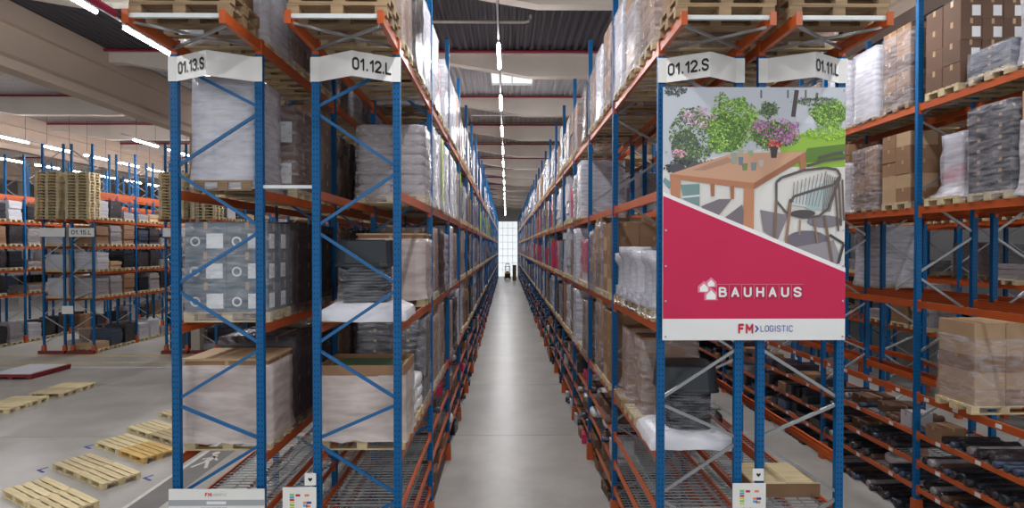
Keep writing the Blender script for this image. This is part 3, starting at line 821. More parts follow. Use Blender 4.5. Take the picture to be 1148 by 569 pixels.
        for i, (x, y) in enumerate(((-0.32, -0.2), (-0.32, 0.2), (0.3, -0.2), (0.3, 0.2))):
            hh = 0.8+0.06*((seed+i) % 3)
            mb = MB()
            def sq2(s, z): return [(x+s*0.5*math.cos(t*math.pi/6)*1.25, y+s*0.5*math.sin(t*math.pi/6), z) for t in range(12)]
            mb.rings([sq2(0.5, 0.15), sq2(0.42, 0.22), sq2(0.36, 0.4), sq2(0.36, hh-0.1), sq2(0.46, hh), sq2(0.46, hh+0.14)])
            P.append(('bundle', mb.mesh('bundle', 'white_wrapped', smooth=True), (0,0,0), None))
        P.append(('stretch_wrap', wrap_mesh(1.1, 0.8, 0.05, 0.34, 'film_milky', seed=seed, flare=0.05, top=False), (0,0,0), None))
    LOADS[key] = P
    return P

MID = {}
MIDK = {'white': ('white_wrapped', 1.55, 6), 'white2': ('carton_white', 1.3, 5), 'grey': ('grey_wrapped', 1.35, 6), 'brown': ('kraft', 1.35, 4), 'brownw': ('brown_wrapped', 1.5, 5),
        'dark': ('dark_wrapped', 1.3, 4), 'blue': ('blue_wrapped', 1.2, 4), 'pink': ('pink_goods', 1.1, 4), 'low': ('kraft_light', 0.5, 2), 'lowgrey': ('grey_wrapped', 0.45, 2), 'black': ('black_plastic', 1.2, 6), 'lime': ('lime', 1.4, 3)}
def mid_mesh(kind, var=0, sc=1.0):
    k = (kind, var, sc)
    if k in MID: return MID[k]
    mm, h, n = MIDK[kind]; h = h*sc*(1+0.08*(var-1)); rr = random.Random(hash((kind, var)) % 999 if False else len(MID)+3)
    mb = MB()
    for nm, s, l in pallet_parts(): mb.cbox(*l, *s)
    w, d = 1.14, 0.86
    for i in range(n):
        z = 0.145+h*i/n; a = rr.uniform(-.015, .015); b = rr.uniform(-.015, .015); c = rr.uniform(0.94, 1.0)
        for s in (-1, 1):
            mb.box(a+(-w/2*c if s < 0 else 0.003), a+(w/2*c if s > 0 else -0.003), b-d/2*c, b+d/2*c, z, z+h/n-0.006, 1)
    if 'w' in kind or kind in ('grey', 'dark', 'blue'):
        mb.box(-w*0.4, w*0.4, -d*0.4, d*0.4, 0.145+h, 0.145+h+0.03, 1)
    MID[k] = mb.mesh('pallet_load', 'wood', mm)
    return MID[k]
DESC = {'pink_narrow': 'narrow magenta goods in milky film', 'brown_panel': 'brown cartons with large labels', 'tiers': 'pale brown cartons on new pallet', 'brown': 'brown cartons in clear film', 'brown_tall': 'tall brown cartons in clear film', 'brown_bare': 'unwrapped brown cartons', 'brown_narrow': 'narrow wrapped brown carton tower',
        'brown_label': 'brown cartons with white labels', 'carton_bands': 'brown cartons half covered in film', 'white': 'milky white wrapped cartons', 'grey_label': 'grey cartons with white labels',
        'sacks': 'film-wrapped grey sacks', 'white_sacks': 'low shiny white sacks', 'black_stack': 'black planters stacked on white sheet', 'crate': 'open beige-wrapped carton crate', 'big_box': 'single large brown carton',
        'dark': 'dark film-wrapped cartons', 'bluewrap': 'dark blue wrapped cartons', 'black_tall': 'tall black boxes in film', 'pink': 'magenta and white wrapped goods', 'lime': 'white goods with lime panel',
        'low': 'low brown cartons', 'blue_low': 'low blue-grey wrapped goods', 'bundles': 'white wrapped bundles',
        'white2': 'white cartons', 'grey': 'grey wrapped goods', 'brownw': 'brown wrapped cartons', 'blue': 'dark blue wrapped goods', 'lowgrey': 'low grey wrapped goods', 'black': 'black stacked goods'}
SLOT = ['near', 'middle', 'far']
LNAME = ['first', 'second', 'third', 'top']
def slot_y(bay, s): return Y0 + (bay-1)*PITCH + (0.62, 1.65, 2.68)[s]
def place_load(ident, rack_words, lv, bay, s, kind, detail, y=None, x=None, w=1.16, d=0.84, seed=None, z=None, lname=None, slotname=None):
    xl, xr = ROW[ident]; cx = (xl+xr)/2 if x is None else x
    y = slot_y(bay, s) if y is None else y
    z = LV[lv] if z is None else z
    seed = (bay*3+s+lv) % 4 if seed is None else seed
    lab = '%s, %s, %s level, %s bay, %s slot' % (DESC[kind], rack_words, lname or LNAME[lv], NUM[bay], slotname or SLOT[s])
    if detail:
        t = thing('pallet_load', lab, 'pallet load', (cx, y, z), R.uniform(-.02, .02), 'pallet loads on the racks')
        for nm, me, loc, _ in build_load(kind, w, d, seed):
            if nm == 'pallet' and bay == 1 and s == 0 and w > .9:
                pe = ob('pallet', None, t, loc)
                for n2, s2, l2 in pallet_parts(): ob(n2, pal_box(n2, s2, me.materials[0].name), pe, l2)
            else: ob(nm, me, t, loc)
        return t
    return thing('pallet_load', lab, 'pallet load', (cx+R.uniform(-.03, .03), y+R.uniform(-.04, .04), z), R.uniform(-.03, .03), 'pallet loads on the racks', data=mid_mesh(kind, seed % 3, R.choice((0.85, 1.0, 1.1))))

SPEC = {
 '01.13.S': {3: ['white', 'brown', 'brown_tall', 'brown', 'white', 'brown_tall'], 2: ['white:0.84:0.9', 'brown_panel', 'brown_tall', 'brown', 'dark', 'brown'],
             1: ['grey_label', 'dark', 'dark', 'brown', None, 'dark'], 0: ['big_box', 'bluewrap', 'dark', 'brown', 'dark', None]},
 '01.12.L': {3: ['brown', 'dark', 'white', 'white', 'pink', 'white', 'white', 'white', 'brown_tall'], 2: [None, None, 'sacks', 'white', 'lime', 'white', 'white', 'white', 'brown'],
             1: ['black_stack', None, 'big_box', 'brown', 'dark', 'sacks', 'white', 'brown', None], 0: ['crate', 'white_sacks', 'black_tall', 'brown', 'brown_tall', None, 'brown', 'dark', 'white']},
 '01.12.S': {3: ['brown_tall', 'carton_bands', 'white', 'brown_tall', 'white', 'brown', 'dark', None, 'brown'], 2: [None, None, None, None, None, None, None, 'white', 'sacks'],
             1: ['bundles', 'bundles', 'bundles', 'brown_bare', 'brown_tall', 'brown', 'pink', 'pink', 'white'], 0: ['black_stack', 'brown_narrow', 'brown_narrow', 'brown_bare', 'brown_tall', None, 'brown', 'brown_narrow', 'white']},
 '01.11.L': {3: ['brown', 'brown_tall', 'white', 'brown', 'dark', 'white'], 2: ['brown', None, 'white', 'dark', 'brown', None], 1: ['brown', None, None, None, 'white', None], 0: [None]*6},
 '01.11.S': {3: ['white', 'blue_low', 'brown_label', 'brown_tall', 'white', 'white', 'brown'], 2: ['carton_bands', 'black_tall', 'pink_narrow', 'brown_bare', 'brown', 'carton_bands', 'white'],
             1: [None]*9, 0: [None]*9},
}
n_loads = 0
def rw(i): return {'01.11.S': 'rack opposite banner', '01.11.L': 'rack behind banner', '01.13.S': 'rack beside open floor'}.get(i, 'rack %s' % i)
for ident, lv in SPEC.items():
    for k, lst in lv.items():
        for n, kd in enumerate(lst):
            if kd is None: continue
            w, d = 1.16, 0.84
            if ':' in kd:
                kd, a, b = kd.split(':'); w, d = float(a), float(b)
            place_load(ident, rw(ident), k, n//3+1, n % 3, kd, True, w=w, d=d); n_loads += 1
place_load('01.11.S', rw('01.11.S'), 0, 1, 1, 'tiers', True, y=10.02, x=8.5, slotname='only filled')
ROW['r6'] = (9.5, 10.65)
t = place_load('r6', 'rack behind dark goods', 1, 3, 0, 'white', True)

# farther bays: whole loads without separate parts, up to bay 8
mixes = {'01.12.L': [(['white', 'white2', 'brownw', 'dark'], .95), (['white', 'grey', 'lime', 'brown'], .9), (['brown', 'grey', 'dark', 'white'], .85), (['brown', 'brownw', 'dark', 'white'], .8)],
         '01.12.S': [(['white', 'brown', 'dark', 'grey'], .95), (['white', 'grey', 'pink', 'brown'], .75), (['pink', 'white', 'brown', 'grey'], .85), (['brown', 'white', 'grey', 'dark'], .8)]}
stuff = {}
for ident, mx in mixes.items():
    for bay in range(4, 28):
        for k in range(4):
            ks, pr = mx[3-k]
            for s in range(3):
                if R.random() > pr: continue
                kd = R.choice(ks)
                if bay <= 9: place_load(ident, rw(ident), k, bay, s, kd, False); n_loads += 1
                else: stuff.setdefault(ident, []).append((kd, k, slot_y(bay, s)))
for ident in ('01.13.S', '01.11.L', '01.11.S'):
    for bay in range(3 if ident != '01.11.S' else 4, 18):
        for k in range(4):
            for s in range(3):
                if ident == '01.11.S' and k < 2: continue
                if ident == '01.11.L' and k == 0: continue
                if R.random() > 0.72: continue
                stuff.setdefault(ident, []).append((R.choice(['brown', 'white', 'grey', 'dark', 'brownw']), k, slot_y(bay, s)))
for bay in range(1, 11):
    for k in (0, 1, 2, 3):
        for s in range(3):
            for xx, pr in ((10.07, 0.25 if k < 2 else 0.85), (14.67, 0.3 if k < 2 else .6), (16.1, 0.5)):
                if k < 2 and xx < 11 and bay < 5: continue
                if R.random() < pr: stuff.setdefault(xx, []).append((R.choice(['brown', 'lowgrey', 'grey', 'dark', 'dark', 'low']), k, slot_y(bay, s)))
SM = ['wood', 'white_wrapped', 'carton_white', 'grey_wrapped', 'kraft', 'brown_wrapped', 'dark_wrapped', 'blue_wrapped', 'pink_goods', 'lime']
for key, lst in stuff.items():
    mb = MB(); cx = key if not isinstance(key, str) else sum(ROW[key])/2
    for kd, k, y in lst:
        mm, h, n = MIDK[kd]; h *= R.uniform(0.7, 1.15); z = LV[k]
        mb.box(cx-.6, cx+.6, y-.4, y+.4, z+0.11, z+0.144, 0)
        for yy in (-.35, 0, .35): mb.box(cx-.6, cx+.6, y+yy-.05, y+yy+.05, z, z+0.11, 0)
        nn = 3
        for i in range(nn):
            c = R.uniform(.92, 1.0); mb.box(cx-.58*c, cx+.58*c, y-.43*c, y+.43*c, z+.145+h*i/nn, z+.145+h*(i+1)/nn-.008, SM.index(mm) if mm in SM else 3)
    o = ob('distant_pallet_loads', mb.mesh('distant_pallet_loads', *SM)); o['kind'] = 'stuff'
    o['category'] = 'pallet loads'
    o['label'] = {'01.12.L': 'far pallet loads deep in the aisle, rack 01.12.L', '01.12.S': 'far pallet loads deep in the aisle, rack 01.12.S', '01.13.S': 'far pallet loads deep in rack 01.13.S', '01.11.L': 'far pallet loads deep in rack 01.11.L', '01.11.S': 'far pallet loads deep in the rack opposite the banner',
                  10.07: 'pallet loads in the rack backing the dark-goods rack', 14.67: 'pallet loads one aisle behind the dark-goods rack', 16.1: 'pallet loads two rows behind the dark-goods rack'}[key]

# pallets on the overhanging arms at the rack fronts
SW = {'01.13.S': ' beside the open floor', '01.12.L': '', '01.12.S': '', '01.11.L': ' by the banner corner'}
for ident in ('01.13.S', '01.12.L', '01.12.S', '01.11.L'):
    xl, xr = ROW[ident]; cx = (xl+xr)/2
    pallet_thing('lower wooden pallet on the overhang above sign %s%s' % (ident, SW[ident]), (cx, 7.3, 8.13), 0, 'wood_old_and_shaded', 'pallets above the signs')  # both overhang pallets get darker brown, their shadowed undersides painted into the wood colour
    pallet_thing('upper wooden pallet on the overhang above sign %s%s' % (ident, SW[ident]), (cx+0.02, 7.3, 8.275), 0.01, 'wood_old_and_shaded', 'pallets above the signs')
    t = thing('carton_stack', 'brown cartons on the overhanging pallets above sign %s%s' % (ident, SW[ident]), 'cartons', (cx, 7.3, 8.42), 0, 'cartons above the signs')
    for nm, me, loc, _ in grid_cartons(1.1, 0.76, 0.9, 2, 2, 3, 'kraft', False, 2, z0=0.0): ob(nm, me, t, loc)

# loads and pallet stacks in the far-left block
lw = ['rack at picture edge', 'rack below pallet stacks', 'half-hidden far rack', 'far rack behind columns']
fl_stuff = MB(); cnt = 0
LK = ['lowgrey', 'dark', 'white2', 'grey', 'lowgrey', 'dark', 'brown', 'low', 'black', 'blue']
LN = ['floor', 'first', 'second', 'third', 'fourth', 'fifth']
for n, (a, b, nm, desc, k) in enumerate(left_rows):
    cx = (a+b)/2
    for li, z in enumerate([0.02] + LLV[1:5]):
        for bay in range(0, 6):
            for s in range(3):
                if R.random() < (0.06 if k else 0.25): continue
                y = LEFT_Y + bay*PITCH + (0.62, 1.65, 2.68)[s]
                kd = R.choice(LK)
                if k == 1 and bay < 2 and n//2 in (0, 1, 2):
                    nb_ = ('first', 'second')[bay]
                    thing('pallet_load', '%s, %s, %s level, %s bay, %s slot' % (DESC[kd], lw[n//2], LN[li], nb_, SLOT[s]), 'pallet load', (cx, y, z), R.uniform(-.05, .05), 'pallet loads on the far racks', data=mid_mesh(kd, s, 0.7)); cnt += 1
                else:
                    mm, h, nn = MIDK[kd]; h = min(h*0.7, 0.95)*R.uniform(.7, 1.0)
                    fl_stuff.box(cx-.6, cx+.6, y-.4, y+.4, z, z+.144, 0)
                    c = R.uniform(.85, 1); fl_stuff.box(cx-.58*c, cx+.58*c, y-.42*c, y+.42*c, z+.145, z+.145+h, SM.index(mm) if mm in SM else 5)
o = ob('far_rack_goods', fl_stuff.mesh('far_rack_goods', *SM)); o['kind'] = 'stuff'; o['category'] = 'pallet loads'; o['label'] = 'small pallet loads filling the far racks beyond the open floor'
stk = [(-22.85, 29.0, 16, 'outer stack above the far rack signs'), (-21.35, 29.0, 16, 'inner stack above the far rack signs'), (-16.7, 29.0, 16, 'stack on the half-hidden far rack'), (-15.2, 29.2, 14, 'stack seen through the nearest rack')]
pm = pallet_mesh(1.2, 0.8, 'wood')
for x, y, n, d in stk:
    for i in range(n):
        thing('wooden_pallet', 'empty pallet, %s from bottom of the %s' % (NUM[i+1], d), 'pallet', (x+R.uniform(-.02,.02), y+R.uniform(-.02,.02), 6.76+i*0.146), R.uniform(-.02,.02), 'stacked empty pallets', data=pm)
    thing('pallet_support', 'orange overhang carrying the %s' % d, 'support', (x, 28.95, 6.62), data=MB().box(-.55, -.47, -.45, .1, 0, .13).box(.47, .55, -.45, .1, 0, .13).mesh('pallet_support', 'orange'))
for n, (a, b, nm, desc, k) in enumerate(left_rows):
    if n//2 in (1, 2):
        SGN = thing('row_sign', 'white row sign on the %s, %s frame' % (lw[n//2], ('first', 'second')[k]), 'sign', ((a+b)/2, LEFT_Y-0.08, 6.1), data=MB().box(-.62, .62, -.02, 0, -.22, .22).mesh('row_sign', 'sign_white'))
        if n == 3:
            letters(SGN, '01.15.L', 0.22, 'print_black', (0, -0.022, 0))
thing('notice_sheet', 'small white notice sheet on the far rack frames', 'sign', (-22.1, LEFT_Y-0.08, 2.2), data=MB().box(-.28, .28, -.02, 0, -.2, .2).mesh('notice_sheet', 'sign_white'))

# ------------------------------------------------------------------ goods on the pick shelves
def roll_mesh(L, r, m, seed):
    rr = random.Random(seed); mb = MB()
    pts = [(-L/2, 0, r), (-L/2+0.02, 0, r), (-L/6, rr.uniform(-.01,.01), r), (L/6, rr.uniform(-.01,.01), r), (L/2-0.02, 0, r), (L/2, 0, r)]
    mb.tube(pts, [r*0.8, r, r*0.98, r, r, r*0.8], 10); return mb.mesh('fabric_roll', m, smooth=True)
rolls = [roll_mesh(1.0, r, m, i) for i, (r, m) in enumerate(((.085, 'black_plastic'), (.07, 'dark_wrapped'), (.09, 'dark_wrapped'), (.06, 'blue_wrapped'), (.08, 'grey_wrapped'), (.065, 'kraft_dark')))]
rname = ['black', 'charcoal', 'thick charcoal', 'dark blue', 'grey', 'brown']
smallb = [carton_mesh(.5, .36, .26, 'kraft'), carton_mesh(.7, .5, .2, 'kraft_dark'), carton_mesh(.45, .3, .3, 'carton_white'), sack_mesh(.6, .42, .22, 'sack_white'), carton_mesh(.9, .55, .3, 'black_plastic'), carton_mesh(.5, .4, .24, 'pink_goods')]
sname = ['small brown carton', 'flat brown carton', 'white carton', 'white plastic sack', 'flat black carton', 'magenta carton']
hts = [.26, .2, .3, .22, .3, .24]
SHELF = ['floor', 'bottom shelf', 'middle shelf', 'upper shelf']
SZ = [0.0, PICK[0], PICK[1], PICK[2]]
tally = {}
def pick_label(base, ident, sh, bay):
    key = (base, ident, sh, bay); tally[key] = tally.get(key, 0)+1
    where = 'opposite banner' if ident == '01.11.S' else ident
    return '%s %s on %s, %s bay, rack %s' % (NUM[min(tally[key], 20)], base, SHELF[sh], NUM[bay], where)
def stock(ident, bays, face, wroll, wbox, empty):
    xl, xr = ROW[ident]; cx = (xl+xr)/2
    for bay in bays:
        for sh in range(4):
            y = Y0+(bay-1)*PITCH+0.2; end = Y0+bay*PITCH-0.2
            while y < end:
                q = R.random(); z = SZ[sh]
                if q < empty: y += R.uniform(.2, .5); continue
                if R.random() < wroll/(wroll+wbox):
                    i = R.randrange(6)
                    r_ = (.085, .07, .09, .06, .08, .065)[i]
                    thing('fabric_roll', pick_label(rname[i]+' roll', ident, sh, bay), 'roll', (cx+face*R.uniform(0, .12), y+r_, z+0.002), R.uniform(-.06, .06), 'goods on the pick shelves', data=rolls[i]); y += 2*r_+R.uniform(.01, .06)
                else:
                    i = R.choice((0, 1, 0, 2, 3, 4, 5, 1)); sy = (.36, .5, .3, .42, .55, .4)[i]; sx = (.5, .7, .45, .6, .9, .5)[i]
                    off = face*(0.55-sx/2-0.02) + face*R.uniform(-.25, .08)
                    thing('stock_carton' if i != 3 else 'stock_sack', pick_label(sname[i], ident, sh, bay), 'carton' if i != 3 else 'sack', (cx+off, y+sy/2, z+0.002), R.uniform(-.12, .12), 'goods on the pick shelves', data=smallb[i]); y += sy+R.uniform(.02, .1)
stock('01.11.S', (1, 2), -1, 6, 1, .03)
stock('01.12.S', (2, 3, 4), -1, 1, 4, .25)
stock('01.12.L', (2, 3, 4), 1, 1, 4, .3)
pg = MB()
PM_ = ['kraft', 'dark_wrapped', 'carton_white', 'black_plastic', 'blue_wrapped', 'pink_goods', 'lime']
for ident, face, b0, b1 in (('01.12.S', -1, 5, 28), ('01.12.L', 1, 5, 28), ('01.11.S', -1, 3, 20), ('01.13.S', 1, 3, 12)):
    xl, xr = ROW[ident]; cx = (xl+xr)/2
    for bay in range(b0, b1):
        for z in SZ:
            y = Y0+(bay-1)*PITCH+.15
            while y < Y0+bay*PITCH-.2:
                sy = R.uniform(.2, .5); sx = R.uniform(.6, 1.0); h = R.uniform(.1, .33)
                if R.random() < .75:
                    x = cx+face*(.5-sx/2+R.uniform(-.05, .12)); pg.box(x-sx/2, x+sx/2, y, y+sy, z+.003, z+h, R.choice((0, 1, 1, 3, 3, 2, 4, 1, 3, 5 if bay % 5 == 0 else 0, 6 if bay % 7 == 0 else 1)))
                y += sy+R.uniform(.03, .12)
o = ob('pick_shelf_goods', pg.mesh('pick_shelf_goods', *PM_)); o['kind'] = 'stuff'; o['category'] = 'goods'; o['label'] = 'mixed dark goods on the pick shelves farther along the aisles'
# flat wooden tray and dark bundle on the shelf under the banner
t = thing('wooden_tray', 'flat pale wooden box on the shelf under the right half of the banner', 'box', (4.05, 8.55, PICK[2]+0.002))
ob('box_body', MB().box(-.5, .5, -.35, .35, 0, .2).mesh('box_body', 'kraft'), t)
for x in (-.25, .25): ob('lid_panel', MB().box(x-.245, x+.245, -.37, .37, .2, .225).mesh('lid_panel', 'wood_new'), t)
t = thing('bag_bundle', 'dark green bundle of bags lying behind the banner uprights', 'bundle', (3.95, 11.6, PICK[2]+0.002))
ob('bag', MB().puffy(0, 0, .16, .8, .6, .32).mesh('bag', 'dark_wrapped', smooth=True), t); ob('strap', MB().box(-.42, .42, -.04, .04, .3, .33).mesh('strap', 'green_goods'), t)

# ------------------------------------------------------------------ row signs, notices, banner
def row_sign(ident, text_side):
    xl, xr = ROW[ident]; cx = (xl+xr)/2; hw = (xr-xl)/2+0.01
    t = thing('row_sign', 'folded white row sign reading %s%s' % (ident, SW[ident]), 'sign', (cx, Y0-0.06, 7.58), group='row signs')
    f = 0.12 if True else 0; dd = 0.27; th = 0.006; hh = 0.33
    prof = [(-hw, 0), (-hw+f, 0), (0.02, -dd), (hw-f, 0), (hw, 0)]
    mb = MB()
    for a in range(4):
        (xa, ya), (xb, yb) = prof[a], prof[a+1]
        mb.hexa([(xa,ya,0),(xb,yb,0),(xb,yb+th,0),(xa,ya+th,0),(xa,ya,hh),(xb,yb,hh),(xb,yb+th,hh),(xa,ya+th,hh)])
    ob('sign_sheet', mb.mesh('sign_sheet', 'sign_white'), t)
    (xa, ya), (xb, yb) = (prof[1], prof[2]) if text_side == 'l' else (prof[2], prof[3])
    ang = math.atan2(yb-ya, xb-xa)
    k = 0.5
    nx, ny = math.sin(ang), -math.cos(ang)
    letters(t, ident, 0.165, 'print_black', (xa+(xb-xa)*k+nx*0.004, ya+(yb-ya)*k+ny*0.004, hh/2), 0.19, 0.22, 'CENTER', 0.7, ang)
row_sign('01.13.S', 'l'); row_sign('01.12.L', 'r'); row_sign('01.12.S', 'l'); row_sign('01.11.L', 'r')

# banner, drawn in photograph-like units and printed flat on the sheet
BX0, BX1, BZ0, BZ1 = 2.10, 4.565, 4.10, 7.50
def bp(px, py): return (BX0+(px-743)/205.0*(BX1-BX0), BZ1-(py-97)/283.0*(BZ1-BZ0))
ban = thing('banner', 'large hanging banner with garden furniture photo over a red field and white footer', 'banner', (0, Y0-0.13, 0))
n_ = 24; mb = MB()
mb.box(BX0, BX1, 0, 0.004, BZ0, BZ1)
ob('banner_sheet', mb.mesh('banner_sheet', 'print_white'), ban)
class Print:
    def __init__(s): s.v = []; s.f = []; s.c = []; s.k = 0
    def layer(s): s.k += 2
    def poly(s, pts, rgb, leaf=False):
        if leaf: s.k += 0.01
        else: s.k += 1
        n = len(s.v); y = -0.00012*s.k
        for px, py in pts:
            px = min(948, max(743, px)); x, z = bp(px, py); s.v.append((x, y, z))
        s.f.append(tuple(range(n, n+len(pts)))); s.c.append(srgb(*rgb))
    def line(s, pts, w, rgb):
        for (x0, y0), (x1, y1) in zip(pts, pts[1:]):
            d = math.hypot(x1-x0, y1-y0) or 1; a, b = -(y1-y0)/d*w/2, (x1-x0)/d*w/2
            s.poly([(x0+a, y0+b), (x1+a, y1+b), (x1-a, y1-b), (x0-a, y0-b)], rgb)
    def blob(s, cx, cy, rx, ry, rgb, n=14):
        s.poly([(cx+rx*math.cos(2*math.pi*t/n), cy+ry*math.sin(2*math.pi*t/n)) for t in range(n)], rgb)
    def leaves(s, cx, cy, rx, ry, n, pal, size=2.0):
        size *= 0.72
        sub = [(cx, cy, rx*.8, ry*.8)]
        for i in range(9):
            t = R.uniform(0, 2*math.pi); sub.append((cx+rx*.72*math.cos(t), cy+ry*.72*math.sin(t), rx*R.uniform(.2, .38), ry*R.uniform(.2, .38)))
        for _ in range(int(n*2.4)):
            ux_, uy_, ax_, ay_ = sub[0] if R.random() < .45 else R.choice(sub)
            t = R.uniform(0, 2*math.pi); q = math.sqrt(R.random()); x = ux_+ax_*q*math.cos(t); y = max(97, uy_+ay_*q*math.sin(t))
            c = R.choice(pal); j = R.uniform(.8, 1.2); a = R.uniform(0, 3.14); l = size*R.uniform(.6, 1.3); w = l*.5
            ca, sa = math.cos(a), math.sin(a)
            s.poly([(x-l*ca, y-l*sa), (x+w*sa, y-w*ca), (x+l*ca, y+l*sa), (x-w*sa, y+w*ca)], tuple(min(255, v*j) for v in c), True)
    def mesh(s, name):
        me = bpy.data.meshes.new(name); me.from_pydata(s.v, [], s.f)
        at = me.color_attributes.new('ink', 'FLOAT_COLOR', 'CORNER')
        i = 0
        for p, c in zip(me.polygons, s.c):
            for _ in range(p.loop_total): at.data[i].color = c; i += 1
        me.materials.append(MATS['ink']); me.update(); return me
m = bpy.data.materials.new('ink'); m.use_nodes = True; MATS['ink'] = m
nt = m.node_tree; at = nt.nodes.new('ShaderNodeVertexColor'); at.layer_name = 'ink'
nt.links.new(at.outputs[0], nt.nodes['Principled BSDF'].inputs['Base Color']); nt.nodes['Principled BSDF'].inputs['Roughness'].default_value = 0.55
P = Print(); P.layer()
P.poly([(743, 97), (948, 97), (948, 303), (743, 218)], (222, 220, 216))           # paving
P.layer()
P.poly([(743, 97), (948, 97), (948, 150), (743, 185)], (196, 202, 212))            # white garden wall
P.poly([(891, 98), (921, 98), (912, 138), (893, 135)], (212, 216, 224))
P.poly([(870, 150), (948, 148), (948, 186), (880, 186)], (150, 190, 70))         # lawn
P.layer()
P.poly([(905, 165), (948, 160), (948, 176), (900, 182)], (96, 130, 55))
P.line([(893, 100), (889, 130)], 5, (84, 74, 76)); P.line([(916, 103), (914, 118)], 3, (120, 120, 122))
for x in (853, 883, 903): P.line([(x, 100), (x, 109)], 2, (110, 112, 118))
P.blob(768, 165, 16, 20, (84, 98, 82)); P.blob(815, 147, 22, 23, (86, 116, 66)); P.blob(865, 150, 22, 15, (96, 104, 80)); P.blob(930, 127, 20, 13, (86, 122, 56)); P.blob(862, 122, 9, 7, (70, 86, 76))
P.layer()
G1 = [(128, 172, 70), (98, 142, 60), (150, 190, 84), (76, 108, 60), (170, 205, 105), (110, 150, 66)]
G2 = [(96, 122, 84), (76, 100, 78), (120, 150, 94), (66, 82, 72), (136, 166, 104), (104, 112, 104)]
P.leaves(756, 100, 14, 7, 60, [(70, 78, 82), (90, 98, 100)], 2.5)
P.leaves(776, 150, 33, 32, 500, G2, 2.3); P.leaves(818, 140, 34, 36, 700, G1, 2.3); P.leaves(862, 122, 12, 10, 90, G2, 2); P.leaves(868, 150, 28, 20, 300, G2+G1, 2)
P.leaves(930, 125, 24, 17, 350, G1, 2.2); P.leaves(925, 148, 28, 8, 200, [(150, 200, 60), (120, 170, 50), (170, 210, 90)], 2); P.leaves(915, 113, 30, 5, 80, G2, 2)
P.layer()
P.leaves(785, 132, 22, 12, 45, [(215, 175, 200), (225, 195, 215), (200, 150, 180)], 2.4); P.leaves(760, 172, 12, 5, 25, [(215, 150, 175), (225, 180, 200)], 2.2)
P.leaves(870, 145, 28, 18, 110, [(190, 110, 190), (205, 140, 205), (215, 130, 175), (170, 90, 170)], 2.2)
P.leaves(765, 185, 24, 8, 90, [(60, 58, 66), (80, 80, 88), (50, 60, 52)], 2.6); P.leaves(790, 183, 30, 5, 60, [(70, 66, 72), (95, 90, 92)], 2.4)
P.blob(759, 188, 9, 6, (78, 76, 88)); P.blob(780, 186, 9, 5, (90, 92, 98)); P.line([(743, 200), (752, 208)], 6, (120, 150, 165))
P.layer()
# shadows on the paving
P.poly([(786, 230), (806, 222), (820, 222), (806, 240), (792, 246)], (124, 116, 124)); P.poly([(812, 243), (832, 228), (838, 262)], (122, 114, 122))
P.poly([(852, 234), (884, 240), (872, 268), (856, 258)], (132, 126, 134)); P.blob(905, 268, 24, 11, (112, 106, 118)); P.blob(925, 247, 20, 7, (128, 122, 132))
P.poly([(880, 278), (935, 268), (944, 290), (936, 300)], (150, 146, 152))
P.poly([(763, 206), (784, 205), (784, 230), (766, 222)], (120, 150, 150)); P.line([(764, 220), (784, 218)], 2, (220, 225, 228))
P.poly([(796, 203), (801, 203), (800.5, 219), (797, 219)], (170, 110, 80)); P.poly([(818, 205), (823, 205), (822.5, 222), (819, 222)], (170, 110, 80))
P.layer()
# table
P.poly([(751, 194), (820, 171), (903, 169), (845, 204)], (205, 160, 132)); P.poly([(751, 194), (845, 204), (845, 211), (751, 199)], (182, 124, 92)); P.poly([(845, 204), (903, 169), (903, 176), (845, 211)], (160, 106, 78))
P.poly([(751, 197), (763, 199), (762, 226), (752, 222)], (190, 132, 100)); P.poly([(834, 209), (845, 211), (845, 259), (833, 254)], (196, 136, 100)); P.poly([(896, 174), (903, 170), (903, 190), (897, 190)], (176, 116, 86))
P.layer()
P.poly([(775, 190), (815, 175), (822, 180), (790, 190)], (178, 138, 118))
for x, y, w, h, c in ((819, 170, 7, 13, (150, 165, 150)), (827, 167, 6, 10, (175, 170, 150)), (827, 175, 6, 9, (110, 130, 150)), (831, 182, 7, 8, (120, 140, 90)), (841, 181, 7, 9, (130, 140, 140)), (838, 168, 6, 6, (160, 180, 130)), (850, 178, 6, 8, (190, 185, 180))):
    P.poly([(x, y), (x+w, y), (x+w-1, y+h), (x+1, y+h)], c)
P.poly([(863, 162), (872, 162), (870, 176), (864, 176)], (70, 58, 60)); P.leaves(868, 160, 9, 4, 60, [(190, 50, 80), (220, 90, 110), (150, 40, 60), (230, 190, 90)], 2)
# chairs
CH = (92, 86, 84)
P.poly([(884, 228), (930, 235), (925, 200), (905, 205), (890, 215)], (200, 205, 206)); P.poly([(905, 215), (928, 200), (930, 228), (912, 236), (903, 232)], (168, 188, 190))
P.layer()
for i in range(9): P.line([(890+i*4.5, 203-i*1.5), (889+i*3.5, 226+i*0.6)], 0.9, (130, 124, 120))
for i in range(8): P.line([(925+i*2.2, 193+i*0.8), (922+i*1.2, 236)], 0.9, (118, 112, 110))
P.line([(870, 203), (876, 198), (900, 190), (925, 187), (938, 189), (942, 196), (934, 206), (912, 212), (890, 219), (886, 226)], 3, CH)
P.line([(870, 203), (870, 224), (882, 238), (900, 243), (918, 241), (928, 233), (942, 197)], 2.6, CH); P.line([(886, 222), (883, 238)], 2.4, CH)
P.line([(870, 224), (868, 268)], 3, (128, 100, 84)); P.line([(886, 226), (881, 274)], 3, (150, 112, 92)); P.line([(924, 240), (934, 297)], 3, (120, 98, 88)); P.line([(912, 244), (917, 272)], 2.4, (140, 112, 96)); P.line([(897, 245), (896, 262)], 2, (150, 130, 116))
for dx in (0, 1, 2): P.line([(936+4*dx, 208-4*dx), (940+3*dx, 258-6*dx)], 2.2, (100, 84, 78))
